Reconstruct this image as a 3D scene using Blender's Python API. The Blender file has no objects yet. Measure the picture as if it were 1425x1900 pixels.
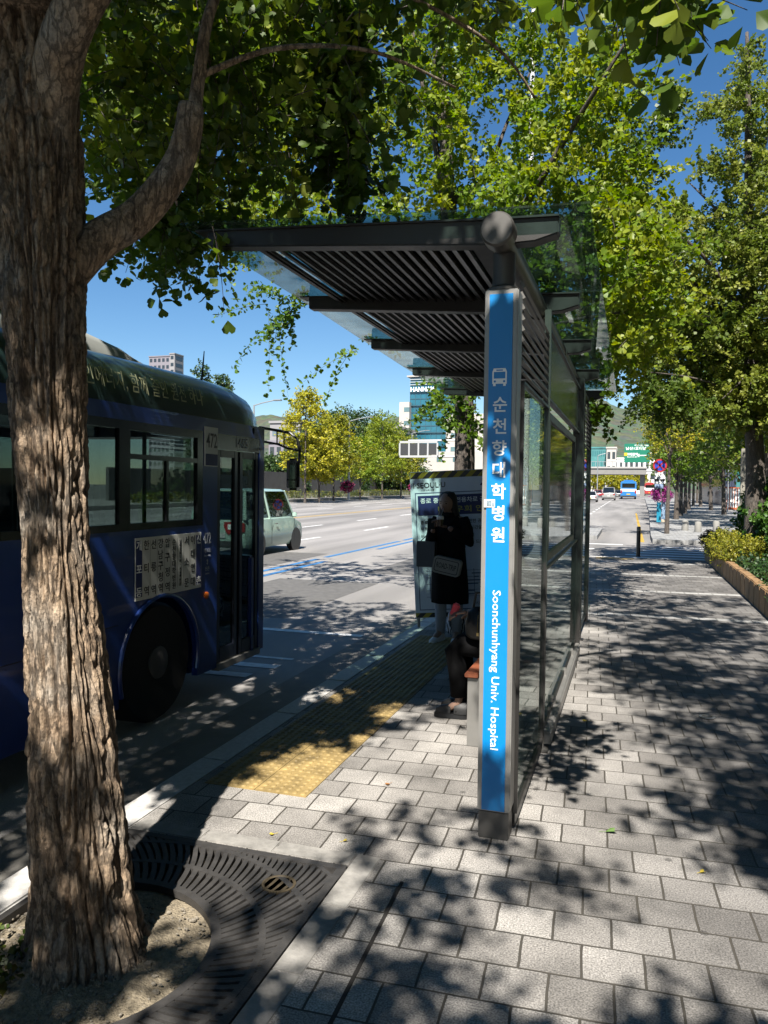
import bpy, bmesh, math, random
import numpy as np
from mathutils import Vector, Matrix, Euler, noise as mnoise
from math import radians as rad, sin, cos, pi
random.seed(7); rng = np.random.default_rng(11)
SC = bpy.context.scene; COL = SC.collection

# ---------------------------------------------------------------- camera, sky, sun, exposure
H = 1.62; FPX = 1430.0; YAW, PITCH, ROLL = 17.7, -1.8, 0.7
def cam_axes():
    y, p, r = rad(YAW), rad(PITCH), rad(ROLL)
    f = Vector((-sin(y)*cos(p), cos(y)*cos(p), sin(p))); rt = Vector((cos(y), sin(y), 0)); up = rt.cross(f)
    return cos(r)*rt + sin(r)*up, -sin(r)*rt + cos(r)*up, f
CX, CY, CF = cam_axes()
cam = bpy.data.objects.new('camera', bpy.data.cameras.new('camera')); COL.objects.link(cam)
cam.matrix_world = Matrix(((CX.x, CY.x, -CF.x, 0), (CX.y, CY.y, -CF.y, 0), (CX.z, CY.z, -CF.z, H), (0, 0, 0, 1)))
cam.data.sensor_fit = 'VERTICAL'; cam.data.sensor_height = 24; cam.data.sensor_width = 18
cam.data.lens = 24*FPX/1900; cam.data.clip_start = 0.05; cam.data.clip_end = 6000
SC.camera = cam
SUN_EL, SUN_AZ = 51.0, 172.0          # azimuth measured clockwise from +Y (the street's direction)
S = Vector((sin(rad(SUN_AZ))*cos(rad(SUN_EL)), cos(rad(SUN_AZ))*cos(rad(SUN_EL)), sin(rad(SUN_EL))))
W = bpy.data.worlds.new('World'); SC.world = W; W.use_nodes = True
nt = W.node_tree; bg = nt.nodes['Background']
sk = nt.nodes.new('ShaderNodeTexSky'); sk.sky_type = 'NISHITA'; sk.sun_disc = False
sk.sun_elevation = rad(SUN_EL); sk.sun_rotation = rad(SUN_AZ)
sk.altitude = 50; sk.air_density = 1.0; sk.dust_density = 0.0; sk.ozone_density = 3.4
hsv = nt.nodes.new('ShaderNodeHueSaturation'); hsv.inputs['Saturation'].default_value = 1.22; nt.links.new(sk.outputs[0], hsv.inputs['Color']); nt.links.new(hsv.outputs[0], bg.inputs[0]); bg.inputs[1].default_value = 0.053
sl = bpy.data.lights.new('sun', 'SUN'); sl.energy = 5.0; sl.angle = rad(0.53); sl.color = (1, .945, .86)
so = bpy.data.objects.new('sun', sl); COL.objects.link(so); so.rotation_euler = S.to_track_quat('Z', 'Y').to_euler()
SC.view_settings.view_transform = 'Standard'; SC.view_settings.look = 'None'
SC.view_settings.exposure = 1.34; SC.view_settings.gamma = 1.0
SC.cycles.max_bounces = 8; SC.cycles.transparent_max_bounces = 16; SC.cycles.caustics_reflective = False
SC.cycles.caustics_refractive = False; SC.cycles.sample_clamp_indirect = 4.0
SC.cycles.use_denoising = True

# ---------------------------------------------------------------- helpers
def ray(px, py): return CX*((px-712.5)/FPX) + CY*((950-py)/FPX) + CF
def at(px, py, Y):                     # point of the photograph on the plane y = Y
    d = ray(px, py); t = Y/d.y
    return Vector((d.x*t, Y, H + d.z*t))
def zg(Y): return 0.0035*min(max(0.0, Y-30), 300)     # the street climbs gently
def tag(o, label=None, cat=None, group=None, kind=None):
    if label: o['label'] = label
    if cat: o['category'] = cat
    if group: o['group'] = group
    if kind: o['kind'] = kind
    return o
def thing(name, label, cat, loc=(0, 0, 0), rz=0, group=None):
    o = bpy.data.objects.new(name, None); COL.objects.link(o); o.location = loc; o.rotation_euler = (0, 0, rz)
    o.empty_display_size = .2
    return tag(o, label, cat, group)
def origin(o):
    v = Vector((0, 0, 0))
    while o: v = v + o.location; o = o.parent
    return v
def link(name, me, mats, parent=None, smooth=35, world=True):
    o = bpy.data.objects.new(name, me); COL.objects.link(o)
    for m in (mats if isinstance(mats, (list, tuple)) else [mats]): me.materials.append(m)
    if smooth and len(me.polygons):
        me.polygons.foreach_set('use_smooth', np.ones(len(me.polygons), bool))
        if smooth < 180: me.set_sharp_from_angle(angle=rad(smooth))
    if parent:
        o.parent = parent
        if world: me.transform(Matrix.Translation(-origin(parent)))
    elif world and len(me.vertices):
        co = np.empty(len(me.vertices)*3, 'f4'); me.vertices.foreach_get('co', co); co = co.reshape(-1, 3)
        a, b = co.min(0), co.max(0); c = Vector(((a[0]+b[0])/2, (a[1]+b[1])/2, a[2]))
        me.transform(Matrix.Translation(-c)); o.location = c
    return o
class MB:
    def __init__(s): s.v = []; s.f = []; s.mi = []; s.m = 0
    def add(s, vs, fs):
        n = len(s.v); s.v += [tuple(v) for v in vs]; s.f += [tuple(i+n for i in f) for f in fs]; s.mi += [s.m]*len(fs); return s
    def box(s, c, d, R=None):
        vs = [Vector((sx*d[0]/2, sy*d[1]/2, sz*d[2]/2)) for sx in (-1, 1) for sy in (-1, 1) for sz in (-1, 1)]
        if R is not None: vs = [R @ v for v in vs]
        c = Vector(c)
        return s.add([v+c for v in vs], [(0, 1, 3, 2), (4, 6, 7, 5), (0, 4, 5, 1), (2, 3, 7, 6), (0, 2, 6, 4), (1, 5, 7, 3)])
    def bb(s, a, b): return s.box([(a[i]+b[i])/2 for i in range(3)], [abs(b[i]-a[i]) for i in range(3)])
    def prism(s, poly, axis, a, b):     # poly in the two other axes, in order
        def P(u, v, w): return [(w, u, v), (u, w, v), (u, v, w)][axis]
        n = len(poly); vs = [P(u, v, a) for u, v in poly] + [P(u, v, b) for u, v in poly]
        ar = sum(poly[i][0]*poly[(i+1) % n][1]-poly[(i+1) % n][0]*poly[i][1] for i in range(n))
        fl = (ar > 0) ^ (b > a) ^ (axis == 1)
        f0 = tuple(range(n)); f1 = tuple(range(2*n-1, n-1, -1))
        sd = [(i, i+n, (i+1) % n+n, (i+1) % n) for i in range(n)]
        fs = [f0, f1]+sd
        if not fl: fs = [tuple(reversed(f)) for f in fs]
        fs = [tuple(reversed(f)) for f in fs]
        return s.add(vs, fs)
    def tube(s, path, rs, n=10, caps=True):
        path = [Vector(p) for p in path]; rs = rs if isinstance(rs, (list, tuple)) else [rs]*len(path)
        vs = []; up = None
        for i, p in enumerate(path):
            t = (path[min(i+1, len(path)-1)]-path[max(i-1, 0)]).normalized()
            if up is None: up = Vector((0, 0, 1)) if abs(t.z) < .9 else Vector((1, 0, 0))
            a = t.cross(up).normalized(); b = a.cross(t).normalized(); up = b
            for k in range(n):
                q = 2*pi*k/n; vs.append(p+(a*cos(q)+b*sin(q))*rs[i])
        fs = [(i*n+k, i*n+(k+1) % n, (i+1)*n+(k+1) % n, (i+1)*n+k) for i in range(len(path)-1) for k in range(n)]
        if caps: fs += [tuple(range(n-1, -1, -1)), tuple(range((len(path)-1)*n, len(path)*n))]
        return s.add(vs, fs)
    def cyl(s, a, b, r, n=16): return s.tube([a, b], r, n)
    def lathe(s, prof, c, n=20, M=None):    # profile (r, z)
        vs = []
        for r, z in prof:
            for k in range(n):
                v = Vector((r*cos(2*pi*k/n), r*sin(2*pi*k/n), z))
                vs.append((M @ v if M else v)+Vector(c))
        m = len(prof)
        fs = [(i*n+k, i*n+(k+1) % n, (i+1)*n+(k+1) % n, (i+1)*n+k) for i in range(m-1) for k in range(n)]
        fs += [tuple(range(n-1, -1, -1)), tuple(range((m-1)*n, m*n))]
        return s.add(vs, fs)
    def ball(s, c, r, n=12, m=8):
        r = r if isinstance(r, (tuple, list)) else (r, r, r); vs = []
        for i in range(m+1):
            th = pi*(i+.02)/(m+.04)
            for k in range(n): vs.append((c[0]+r[0]*sin(th)*cos(2*pi*k/n), c[1]+r[1]*sin(th)*sin(2*pi*k/n), c[2]-r[2]*cos(th)))
        fs = [(i*n+k, i*n+(k+1) % n, (i+1)*n+(k+1) % n, (i+1)*n+k) for i in range(m) for k in range(n)]
        return s.add(vs, fs)
    def loft(s, secs, closed=True, caps=True):
        n = len(secs[0]); vs = [p for sec in secs for p in sec]
        fs = [(i*n+k, i*n+(k+1) % n, (i+1)*n+(k+1) % n, (i+1)*n+k) for i in range(len(secs)-1) for k in range(n if closed else n-1)]
        if caps: fs += [tuple(range(n-1, -1, -1)), tuple(range((len(secs)-1)*n, len(secs)*n))]
        return s.add(vs, fs)
    def build(s, name, mats, parent=None, bevel=0, smooth=35, world=True, seg=2):
        me = bpy.data.meshes.new(name); me.from_pydata([tuple(v) for v in s.v], [], s.f)
        if any(s.mi): me.polygons.foreach_set('material_index', s.mi)
        bm = bmesh.new(); bm.from_mesh(me); bmesh.ops.recalc_face_normals(bm, faces=bm.faces)
        if bevel:
            es = [e for e in bm.edges if len(e.link_faces) == 2 and e.calc_face_angle(0) > rad(35)]
            bmesh.ops.bevel(bm, geom=es, offset=bevel, segments=seg, affect='EDGES', clamp_overlap=True)
        bm.to_mesh(me); bm.free()
        return link(name, me, mats, parent, smooth, world)
ROT_S = Euler((pi/2, 0, 0)).to_matrix()            # writing that faces -Y
ROT_E = Euler((pi/2, 0, pi/2)).to_matrix()         # writing that faces +X, reads towards +Y
def txt(s, size, mat, loc, R=ROT_S, parent=None, name='lettering', fit=None, fith=None, bold=0.0, align='CENTER', world=True, lines=None):
    """several (string, size, (u,v)) pieces may share one mesh through `lines`"""
    vs, fs = [], []
    for (t, sz, u, v, al, fw, fh, bd) in (lines or [(s, size, 0, 0, align, fit, fith, bold)]):
        cu = bpy.data.curves.new('t', 'FONT'); cu.body = t; cu.size = sz; cu.align_x = al; cu.align_y = 'CENTER'
        cu.offset = bd*sz; cu.extrude = 0.0006; cu.resolution_u = 2
        ob = bpy.data.objects.new('t', cu); me = bpy.data.meshes.new_from_object(ob)
        co = np.array([v_.co[:] for v_ in me.vertices]) if len(me.vertices) else np.zeros((0, 3))
        if len(co):
            a, b = co.min(0), co.max(0)
            co[:, 1] -= (a[1]+b[1])/2
            if al == 'CENTER': co[:, 0] -= (a[0]+b[0])/2
            if fw: co[:, 0] *= fw/max(1e-6, b[0]-a[0])
            if fh: co[:, 1] *= fh/max(1e-6, b[1]-a[1])
            n = len(vs); vs += [Vector((x+u, y+v, z)) for x, y, z in co]
            fs += [tuple(i+n for i in p.vertices) for p in me.polygons]
        bpy.data.objects.remove(ob); bpy.data.meshes.remove(me); bpy.data.curves.remove(cu)
    M3 = R; me = bpy.data.meshes.new(name); me.from_pydata([tuple(M3 @ v+Vector(loc)) for v in vs], [], fs)
    return link(name, me, mat, parent, 0, world)
def L(t, sz, u, v, al='CENTER', fw=None, fh=None, bd=0.0): return (t, sz, u, v, al, fw, fh, bd)
def bake(o, name, mats, parent, smooth=180, world=True):    # apply modifiers of a temporary object
    COL.objects.link(o); dg = bpy.context.evaluated_depsgraph_get(); dg.update()
    me = bpy.data.meshes.new_from_object(o.evaluated_get(dg)); bpy.data.objects.remove(o)
    me.materials.clear()
    return link(name, me, mats, parent, smooth, world)
def copy_tree(o, parent=None):
    c = o.copy(); COL.objects.link(c); c.parent = parent
    for ch in list(o.children): copy_tree(ch, c)
    return c

# ---------------------------------------------------------------- materials
MC = {}; KA = .62          # common albedo level of the coloured and grey surfaces, set together with the exposure
def M(name, col, rough=.6, metal=0, var=0, scale=6, bump=0, bscale=60, spec=.5, coat=0, sub=None):
    if name in MC: return MC[name]
    if not ('white' in name or 'bright' in name): col = tuple(c*KA for c in col)
    m = bpy.data.materials.new(name); m.use_nodes = True; t = m.node_tree; b = t.nodes['Principled BSDF']
    b.inputs['Base Color'].default_value = (*col, 1); b.inputs['Roughness'].default_value = rough
    b.inputs['Metallic'].default_value = metal; b.inputs['Specular IOR Level'].default_value = spec
    b.inputs['Coat Weight'].default_value = coat
    if var or bump:
        tc = t.nodes.new('ShaderNodeTexCoord')
    if var:
        n = t.nodes.new('ShaderNodeTexNoise'); n.inputs['Scale'].default_value = scale; n.inputs['Detail'].default_value = 6; n.inputs['Roughness'].default_value = .65
        t.links.new(tc.outputs['Object'], n.inputs[0])
        r = t.nodes.new('ShaderNodeValToRGB'); r.color_ramp.elements[0].position = .3; r.color_ramp.elements[1].position = .72
        r.color_ramp.elements[0].color = (*[max(0, c*(1-var)) for c in col], 1); r.color_ramp.elements[1].color = (*[min(1, c*(1+var)) for c in col], 1)
        t.links.new(n.outputs[0], r.inputs[0]); t.links.new(r.outputs[0], b.inputs['Base Color'])
        mr = t.nodes.new('ShaderNodeMapRange'); mr.inputs[3].default_value = max(.02, rough-.1); mr.inputs[4].default_value = min(1, rough+.12)
        t.links.new(n.outputs[0], mr.inputs[0]); t.links.new(mr.outputs[0], b.inputs['Roughness'])
    if bump:
        n2 = t.nodes.new('ShaderNodeTexNoise'); n2.inputs['Scale'].default_value = bscale; n2.inputs['Detail'].default_value = 4
        t.links.new(tc.outputs['Object'], n2.inputs[0]); bp = t.nodes.new('ShaderNodeBump'); bp.inputs['Strength'].default_value = bump; bp.inputs['Distance'].default_value = .01
        t.links.new(n2.outputs[0], bp.inputs['Height']); t.links.new(bp.outputs[0], b.inputs['Normal'])
    MC[name] = m; return m
def glass(name, tint, refl=.08, rough=.0, dirt=0.0, dirtcol=(.4, .42, .4)):
    """thin tinted pane: transparent with a fresnel reflection, optional film of dirt"""
    if name in MC: return MC[name]
    m = bpy.data.materials.new(name); m.use_nodes = True; t = m.node_tree; t.nodes.clear()
    o = t.nodes.new('ShaderNodeOutputMaterial'); tr = t.nodes.new('ShaderNodeBsdfTransparent'); tr.inputs[0].default_value = (*tint, 1)
    gl = t.nodes.new('ShaderNodeBsdfGlossy'); gl.inputs['Roughness'].default_value = rough; gl.inputs[0].default_value = (.9, .95, .95, 1)
    ge = t.nodes.new('ShaderNodeNewGeometry'); dt = t.nodes.new('ShaderNodeVectorMath'); dt.operation = 'DOT_PRODUCT'
    t.links.new(ge.outputs['Normal'], dt.inputs[0]); t.links.new(ge.outputs['Incoming'], dt.inputs[1])
    def mth(op, a, b=None, c=None):
        n = t.nodes.new('ShaderNodeMath'); n.operation = op; n.use_clamp = op == 'MULTIPLY_ADD'
        for i, v in enumerate((a, b, c)):
            if v is None: continue
            if hasattr(v, 'is_output'): t.links.new(v, n.inputs[i])
            else: n.inputs[i].default_value = v
        return n.outputs[0]
    ab = mth('ABSOLUTE', dt.outputs['Value']); inv = mth('SUBTRACT', 1.0, ab); p5 = mth('POWER', inv, 4.5)
    adv = mth('MULTIPLY_ADD', p5, .75, refl*.6)      # Schlick, the same from both sides of the pane
    mx = t.nodes.new('ShaderNodeMixShader')
    t.links.new(adv, mx.inputs[0]); t.links.new(tr.outputs[0], mx.inputs[1]); t.links.new(gl.outputs[0], mx.inputs[2])
    last = mx
    if dirt:
        tc = t.nodes.new('ShaderNodeTexCoord'); n = t.nodes.new('ShaderNodeTexNoise'); n.inputs['Scale'].default_value = 3.5; n.inputs['Detail'].default_value = 7; n.inputs['Roughness'].default_value = .7
        t.links.new(tc.outputs['Object'], n.inputs[0]); mr = t.nodes.new('ShaderNodeMapRange'); mr.inputs[1].default_value = .42; mr.inputs[2].default_value = .75; mr.inputs[4].default_value = dirt
        t.links.new(n.outputs[0], mr.inputs[0]); df = t.nodes.new('ShaderNodeBsdfDiffuse'); df.inputs[0].default_value = (*dirtcol, 1)
        m2 = t.nodes.new('ShaderNodeMixShader'); t.links.new(mr.outputs[0], m2.inputs[0]); t.links.new(last.outputs[0], m2.inputs[1]); t.links.new(df.outputs[0], m2.inputs[2]); last = m2
    t.links.new(last.outputs[0], o.inputs[0]); MC[name] = m; return m
def leafmat(name, cols, trans=.35, rough=.45):
    if name in MC: return MC[name]
    cols = [tuple(c*.70 for c in q) for q in cols]
    m = bpy.data.materials.new(name); m.use_nodes = True; t = m.node_tree; t.nodes.clear()
    o = t.nodes.new('ShaderNodeOutputMaterial'); a = t.nodes.new('ShaderNodeAttribute'); a.attribute_name = 'tint'
    r = t.nodes.new('ShaderNodeValToRGB'); r.color_ramp.elements[0].color = (*cols[0], 1); r.color_ramp.elements[1].color = (*cols[-1], 1)
    for i, c in enumerate(cols[1:-1]):
        e = r.color_ramp.elements.new((i+1)/(len(cols)-1)); e.color = (*c, 1)
    t.links.new(a.outputs['Fac'], r.inputs[0])
    p = t.nodes.new('ShaderNodeBsdfPrincipled'); p.inputs['Roughness'].default_value = rough; p.inputs['Specular IOR Level'].default_value = .35
    tl = t.nodes.new('ShaderNodeBsdfTranslucent'); mx = t.nodes.new('ShaderNodeMixShader'); mx.inputs[0].default_value = trans
    hs = t.nodes.new('ShaderNodeHueSaturation'); hs.inputs['Hue'].default_value = .497; hs.inputs['Saturation'].default_value = 1.1; hs.inputs['Value'].default_value = 1.25
    t.links.new(r.outputs[0], p.inputs['Base Color']); t.links.new(r.outputs[0], hs.inputs['Color']); t.links.new(hs.outputs[0], tl.inputs[0])
    t.links.new(p.outputs[0], mx.inputs[1]); t.links.new(tl.outputs[0], mx.inputs[2]); t.links.new(mx.outputs[0], o.inputs[0])
    MC[name] = m; return m
DARK = M('dark_coated_metal', (.030, .028, .026), .42, .0, .15, 4, .05, 200)
DKGREY = M('grey_coated_metal', (.12, .115, .108), .45, .3, .12, 5)
LTGREY = M('light_grey_metal', (.38, .37, .35), .42, .5, .1, 5)
BLACK = M('black_plastic', (.012, .012, .013), .4)
RUBBER = M('black_rubber', (.015, .015, .015), .8, 0, .2, 20)
WHITE = M('white_paint', (.78, .78, .76), .5, 0, .04, 3)
INKW = M('white_lettering', (.86, .87, .86), .45)
INKB = M('black_lettering', (.02, .02, .025), .5)
NAVY = M('navy_print', (.02, .03, .16), .5)
YELLOW = M('yellow_print', (.75, .55, .03), .5)
BLUEP = M('blue_enamel', (.0, .31, .82), .4, 0, .03, 3, coat=.1)
RED = M('red_paint', (.5, .03, .03), .4)
# ---------------------------------------------------------------- ground, road, pavements
def nodes(name):
    m = bpy.data.materials.new(name); m.use_nodes = True; t = m.node_tree
    def N(k, **kw):
        n = t.nodes.new(k)
        for a, v in kw.items(): setattr(n, a, v)
        return n
    return m, t, N, t.nodes['Principled BSDF']
def paver_mat(name, w, h, c1, c2, mortar, rot, speck=1.0, dark_right=True, bands=True):
    m, t, N, b = nodes(name); lk = t.links.new
    tc = N('ShaderNodeTexCoord'); mp = N('ShaderNodeMapping'); mp.inputs['Rotation'].default_value = (0, 0, rad(rot)); lk(tc.outputs['Object'], mp.inputs[0])
    wob = N('ShaderNodeTexNoise'); wob.inputs['Scale'].default_value = 9; lk(mp.outputs[0], wob.inputs[0])
    va = N('ShaderNodeVectorMath', operation='MULTIPLY_ADD'); va.inputs[1].default_value = (.008, .008, 0); lk(wob.outputs['Color'], va.inputs[0]); lk(mp.outputs[0], va.inputs[2])
    br = N('ShaderNodeTexBrick'); br.offset = .5; br.inputs['Scale'].default_value = 1; br.inputs['Brick Width'].default_value = w; br.inputs['Row Height'].default_value = h
    br.inputs['Mortar Size'].default_value = mortar; br.inputs['Mortar Smooth'].default_value = .35; br.inputs['Bias'].default_value = 0
    br.inputs['Color1'].default_value = (0, 0, 0, 1); br.inputs['Color2'].default_value = (1, 1, 1, 1); br.inputs['Mortar'].default_value = (.5, .5, .5, 1)
    lk(va.outputs[0], br.inputs[0])
    mix = N('ShaderNodeMix', data_type='RGBA'); mix.inputs['A'].default_value = (*c1, 1); mix.inputs['B'].default_value = (*c2, 1); lk(br.outputs['Color'], mix.inputs['Factor'])
    col = mix.outputs['Result']
    if bands or dark_right:
        sx = N('ShaderNodeSeparateXYZ'); lk(mp.outputs[0], sx.inputs[0])
    if dark_right:      # the pavers right of the shelter are a darker grey mix
        nn = N('ShaderNodeTexNoise'); nn.inputs['Scale'].default_value = .9; nn.inputs['Detail'].default_value = 5; lk(mp.outputs[0], nn.inputs[0])
        a1 = N('ShaderNodeMath', operation='MULTIPLY_ADD'); a1.inputs[1].default_value = 2.4; lk(nn.outputs[0], a1.inputs[0]); lk(sx.outputs['X'], a1.inputs[2])
        r1 = N('ShaderNodeMapRange'); r1.inputs[1].default_value = .9; r1.inputs[2].default_value = 1.9; lk(a1.outputs[0], r1.inputs[0])
        m2 = N('ShaderNodeMix', data_type='RGBA', blend_type='MULTIPLY'); m2.inputs['B'].default_value = (.52, .52, .53, 1); lk(r1.outputs[0], m2.inputs['Factor']); lk(col, m2.inputs['A']); col = m2.outputs['Result']
    if bands:
        md = N('ShaderNodeMath', operation='MODULO'); md.inputs[1].default_value = 2.6; lk(sx.outputs['Y'], md.inputs[0])
        lt = N('ShaderNodeMath', operation='LESS_THAN'); lt.inputs[1].default_value = .2; lk(md.outputs[0], lt.inputs[0])
        g2 = N('ShaderNodeMath', operation='GREATER_THAN'); g2.inputs[1].default_value = 8.5; lk(sx.outputs['Y'], g2.inputs[0])
        mu = N('ShaderNodeMath', operation='MULTIPLY'); lk(lt.outputs[0], mu.inputs[0]); lk(g2.outputs[0], mu.inputs[1])
        m4 = N('ShaderNodeMix', data_type='RGBA'); m4.inputs['B'].default_value = (.34, .335, .32, 1); lk(mu.outputs[0], m4.inputs['Factor']); lk(col, m4.inputs['A']); col = m4.outputs['Result']
    sp = N('ShaderNodeTexNoise'); sp.inputs['Scale'].default_value = 150; sp.inputs['Detail'].default_value = 3; lk(mp.outputs[0], sp.inputs[0])
    sr = N('ShaderNodeMapRange'); sr.inputs[1].default_value = .3; sr.inputs[2].default_value = .7; sr.inputs[3].default_value = 1-.62*speck; sr.inputs[4].default_value = 1+.5*speck; lk(sp.outputs[0], sr.inputs[0])
    st = N('ShaderNodeTexNoise'); st.inputs['Scale'].default_value = 1.7; st.inputs['Detail'].default_value = 8; st.inputs['Roughness'].default_value = .68; lk(mp.outputs[0], st.inputs[0])
    rr = N('ShaderNodeMapRange'); rr.inputs[1].default_value = .32; rr.inputs[2].default_value = .6; rr.inputs[3].default_value = .50; rr.inputs[4].default_value = 1.08; lk(st.outputs[0], rr.inputs[0])
    s2 = N('ShaderNodeTexVoronoi'); s2.inputs['Scale'].default_value = 3.1; lk(va.outputs[0], s2.inputs[0])        # old gum spots
    g = N('ShaderNodeMapRange'); g.inputs[1].default_value = .045; g.inputs[2].default_value = .06; g.inputs[3].default_value = .5; g.inputs[4].default_value = 1; lk(s2.outputs['Distance'], g.inputs[0])
    mm = N('ShaderNodeMath', operation='MULTIPLY'); lk(sr.outputs[0], mm.inputs[0]); lk(rr.outputs[0], mm.inputs[1])
    m5 = N('ShaderNodeMath', operation='MULTIPLY'); lk(mm.outputs[0], m5.inputs[0]); lk(g.outputs[0], m5.inputs[1])
    vm = N('ShaderNodeVectorMath', operation='SCALE'); lk(col, vm.inputs[0]); lk(m5.outputs[0], vm.inputs['Scale'])
    mo = N('ShaderNodeMix', data_type='RGBA'); mo.inputs['B'].default_value = (.045, .040, .032, 1); lk(br.outputs['Fac'], mo.inputs['Factor']); lk(vm.outputs[0], mo.inputs['A'])
    lk(mo.outputs['Result'], b.inputs['Base Color']); b.inputs['Roughness'].default_value = .78
    ht = N('ShaderNodeMath', operation='MULTIPLY_ADD'); ht.inputs[1].default_value = -1; lk(br.outputs['Fac'], ht.inputs[0])
    hs = N('ShaderNodeMath', operation='MULTIPLY'); hs.inputs[1].default_value = .22; lk(sp.outputs[0], hs.inputs[0]); lk(hs.outputs[0], ht.inputs[2])
    bp = N('ShaderNodeBump'); bp.inputs['Strength'].default_value = .8; bp.inputs['Distance'].default_value = .006; lk(ht.outputs[0], bp.inputs['Height']); lk(bp.outputs[0], b.inputs['Normal'])
    return m
PAVE = paver_mat('grey_pavers', .208, .2, (.195, .183, .170), (.335, .318, .297), .005, -2.6)
PAVE2 = paver_mat('far_grey_pavers', .3, .3, (.25, .25, .25), (.29, .29, .285), .005, 0, .5, False, False)
def asphalt():
    m, t, N, b = nodes('asphalt'); lk = t.links.new
    tc = N('ShaderNodeTexCoord')
    a = N('ShaderNodeTexNoise'); a.inputs['Scale'].default_value = 140; a.inputs['Detail'].default_value = 3; lk(tc.outputs['Object'], a.inputs[0])
    mp = N('ShaderNodeMapping'); mp.inputs['Scale'].default_value = (.7, .06, 1); lk(tc.outputs['Object'], mp.inputs[0])
    c = N('ShaderNodeTexNoise'); c.inputs['Scale'].default_value = 1; c.inputs['Detail'].default_value = 6; lk(mp.outputs[0], c.inputs[0])
    ra = N('ShaderNodeMapRange'); ra.inputs[1].default_value = .3; ra.inputs[2].default_value = .7; ra.inputs[3].default_value = .75; ra.inputs[4].default_value = 1.3; lk(a.outputs[0], ra.inputs[0])
    r = N('ShaderNodeValToRGB'); r.color_ramp.elements[0].position = .35; r.color_ramp.elements[1].position = .68
    r.color_ramp.elements[0].color = (.135, .130, .126, 1); r.color_ramp.elements[1].color = (.255, .243, .234, 1); lk(c.outputs[0], r.inputs[0])
    v = N('ShaderNodeVectorMath', operation='SCALE'); lk(r.outputs[0], v.inputs[0]); lk(ra.outputs[0], v.inputs['Scale'])
    lk(v.outputs[0], b.inputs['Base Color']); b.inputs['Roughness'].default_value = .85
    bp = N('ShaderNodeBump'); bp.inputs['Strength'].default_value = .5; bp.inputs['Distance'].default_value = .01; lk(a.outputs[0], bp.inputs['Height']); lk(bp.outputs[0], b.inputs['Normal'])
    return m
ASPH = asphalt()
CONC = M('gutter_concrete', (.26, .245, .22), .85, 0, .3, 2.5, .4, 90)
GRAN = M('granite_kerb', (.70, .68, .65), .7, 0, .22, 30, .3, 150)
SOIL = M('gritty_soil', (.36, .30, .21), .95, 0, .5, 45, 1.0, 120)
YS = [-60, 0, 30, 80, 150, 330, 1200]
def strip(name, mat, x0, x1, y0, y1, dz, kind='structure', label=None, cat=None):
    ys = [y0]+[y for y in YS if y0 < y < y1]+[y1]; mb = MB()
    mb.add([(x, y, dz+zg(y)) for y in ys for x in (x0, x1)], [(2*i, 2*i+1, 2*i+3, 2*i+2) for i in range(len(ys)-1)])
    o = link(name, (lambda me: (me.from_pydata(mb.v, [], mb.f), me)[1])(bpy.data.meshes.new(name)), mat, None, 0, False)
    return tag(o, label, cat, None, kind)
gm = MB(); gm.add([(-3500, -300, -.4), (3500, -300, -.4), (3500, 30, -.4), (-3500, 30, -.4), (-3500, 330, .6), (3500, 330, .6), (-3500, 5000, .6), (3500, 5000, .6)], [(0, 1, 2, 3), (3, 2, 5, 4), (4, 5, 7, 6)])
tag(link('ground', (lambda me: (me.from_pydata(gm.v, [], gm.f), me)[1])(bpy.data.meshes.new('ground')), M('dusty_ground', (.2, .19, .17), .9, 0, .2, .05), None, 0, False), kind='structure')
strip('road', ASPH, -33.2, 9, -60, 1200, -.15)
def slab(name, pts, z, mat, th=.3):
    mb = MB(); n = len(pts)
    mb.add([(x, y, z+zg(y)) for x, y in pts]+[(x, y, z-th+zg(y)) for x, y in pts], [tuple(range(n))]+[(i, i+n, (i+1) % n+n, (i+1) % n) for i in range(n)])
    me = bpy.data.meshes.new(name); me.from_pydata(mb.v, [], mb.f); bm = bmesh.new(); bm.from_mesh(me); bmesh.ops.recalc_face_normals(bm, faces=bm.faces); bm.to_mesh(me); bm.free()
    return tag(link(name, me, mat, None, 0, False), kind='structure')
arc = [(-.6-1.62*cos(a), 17.9+1.62*sin(a)) for a in np.linspace(0, pi/2, 9)]
pitx0, pity0, pity1 = -1.11, 1.45, 3.06
slab('pavement', [(-1.11, -20), (8, -20), (8, 19.52)]+list(reversed(arc))+[(-2.22, 3.06), (-1.11, 3.06)], 0, PAVE)
slab('pavement', [(-2.22, -20), (-1.11, -20), (-1.11, 1.45), (-2.22, 1.45)], -.001, PAVE)
# kerb stones: one metre pieces of granite, each stone a ring of one kerb
kb = MB()
y = -20.0
while y < 17.8:
    y1 = min(y+1.0, 17.9); kb.bb((-2.40, y+.004, -.3), (-2.222, y1-.004, .004+random.uniform(-.003, .003))); y = y1
for i in range(8):
    a, b = arc[i], arc[i+1]; d = Vector((b[0]-a[0], b[1]-a[1], 0)); nrm = Vector((-d.y, d.x, 0)).normalized()
    c = Vector(((a[0]+b[0])/2, (a[1]+b[1])/2, -.148))+nrm*.09
    kb.box(c, (d.length-.008, .18, .304), Matrix.Rotation(math.atan2(d.y, d.x), 3, 'Z'))
kb.bb((-.6, 19.53, -.3), (8, 19.7, .004))
tag(kb.build('kerb', GRAN, None, .008), kind='structure')
strip('gutter', CONC, -2.95, -2.40, -20, 17.9, -.146)
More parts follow.
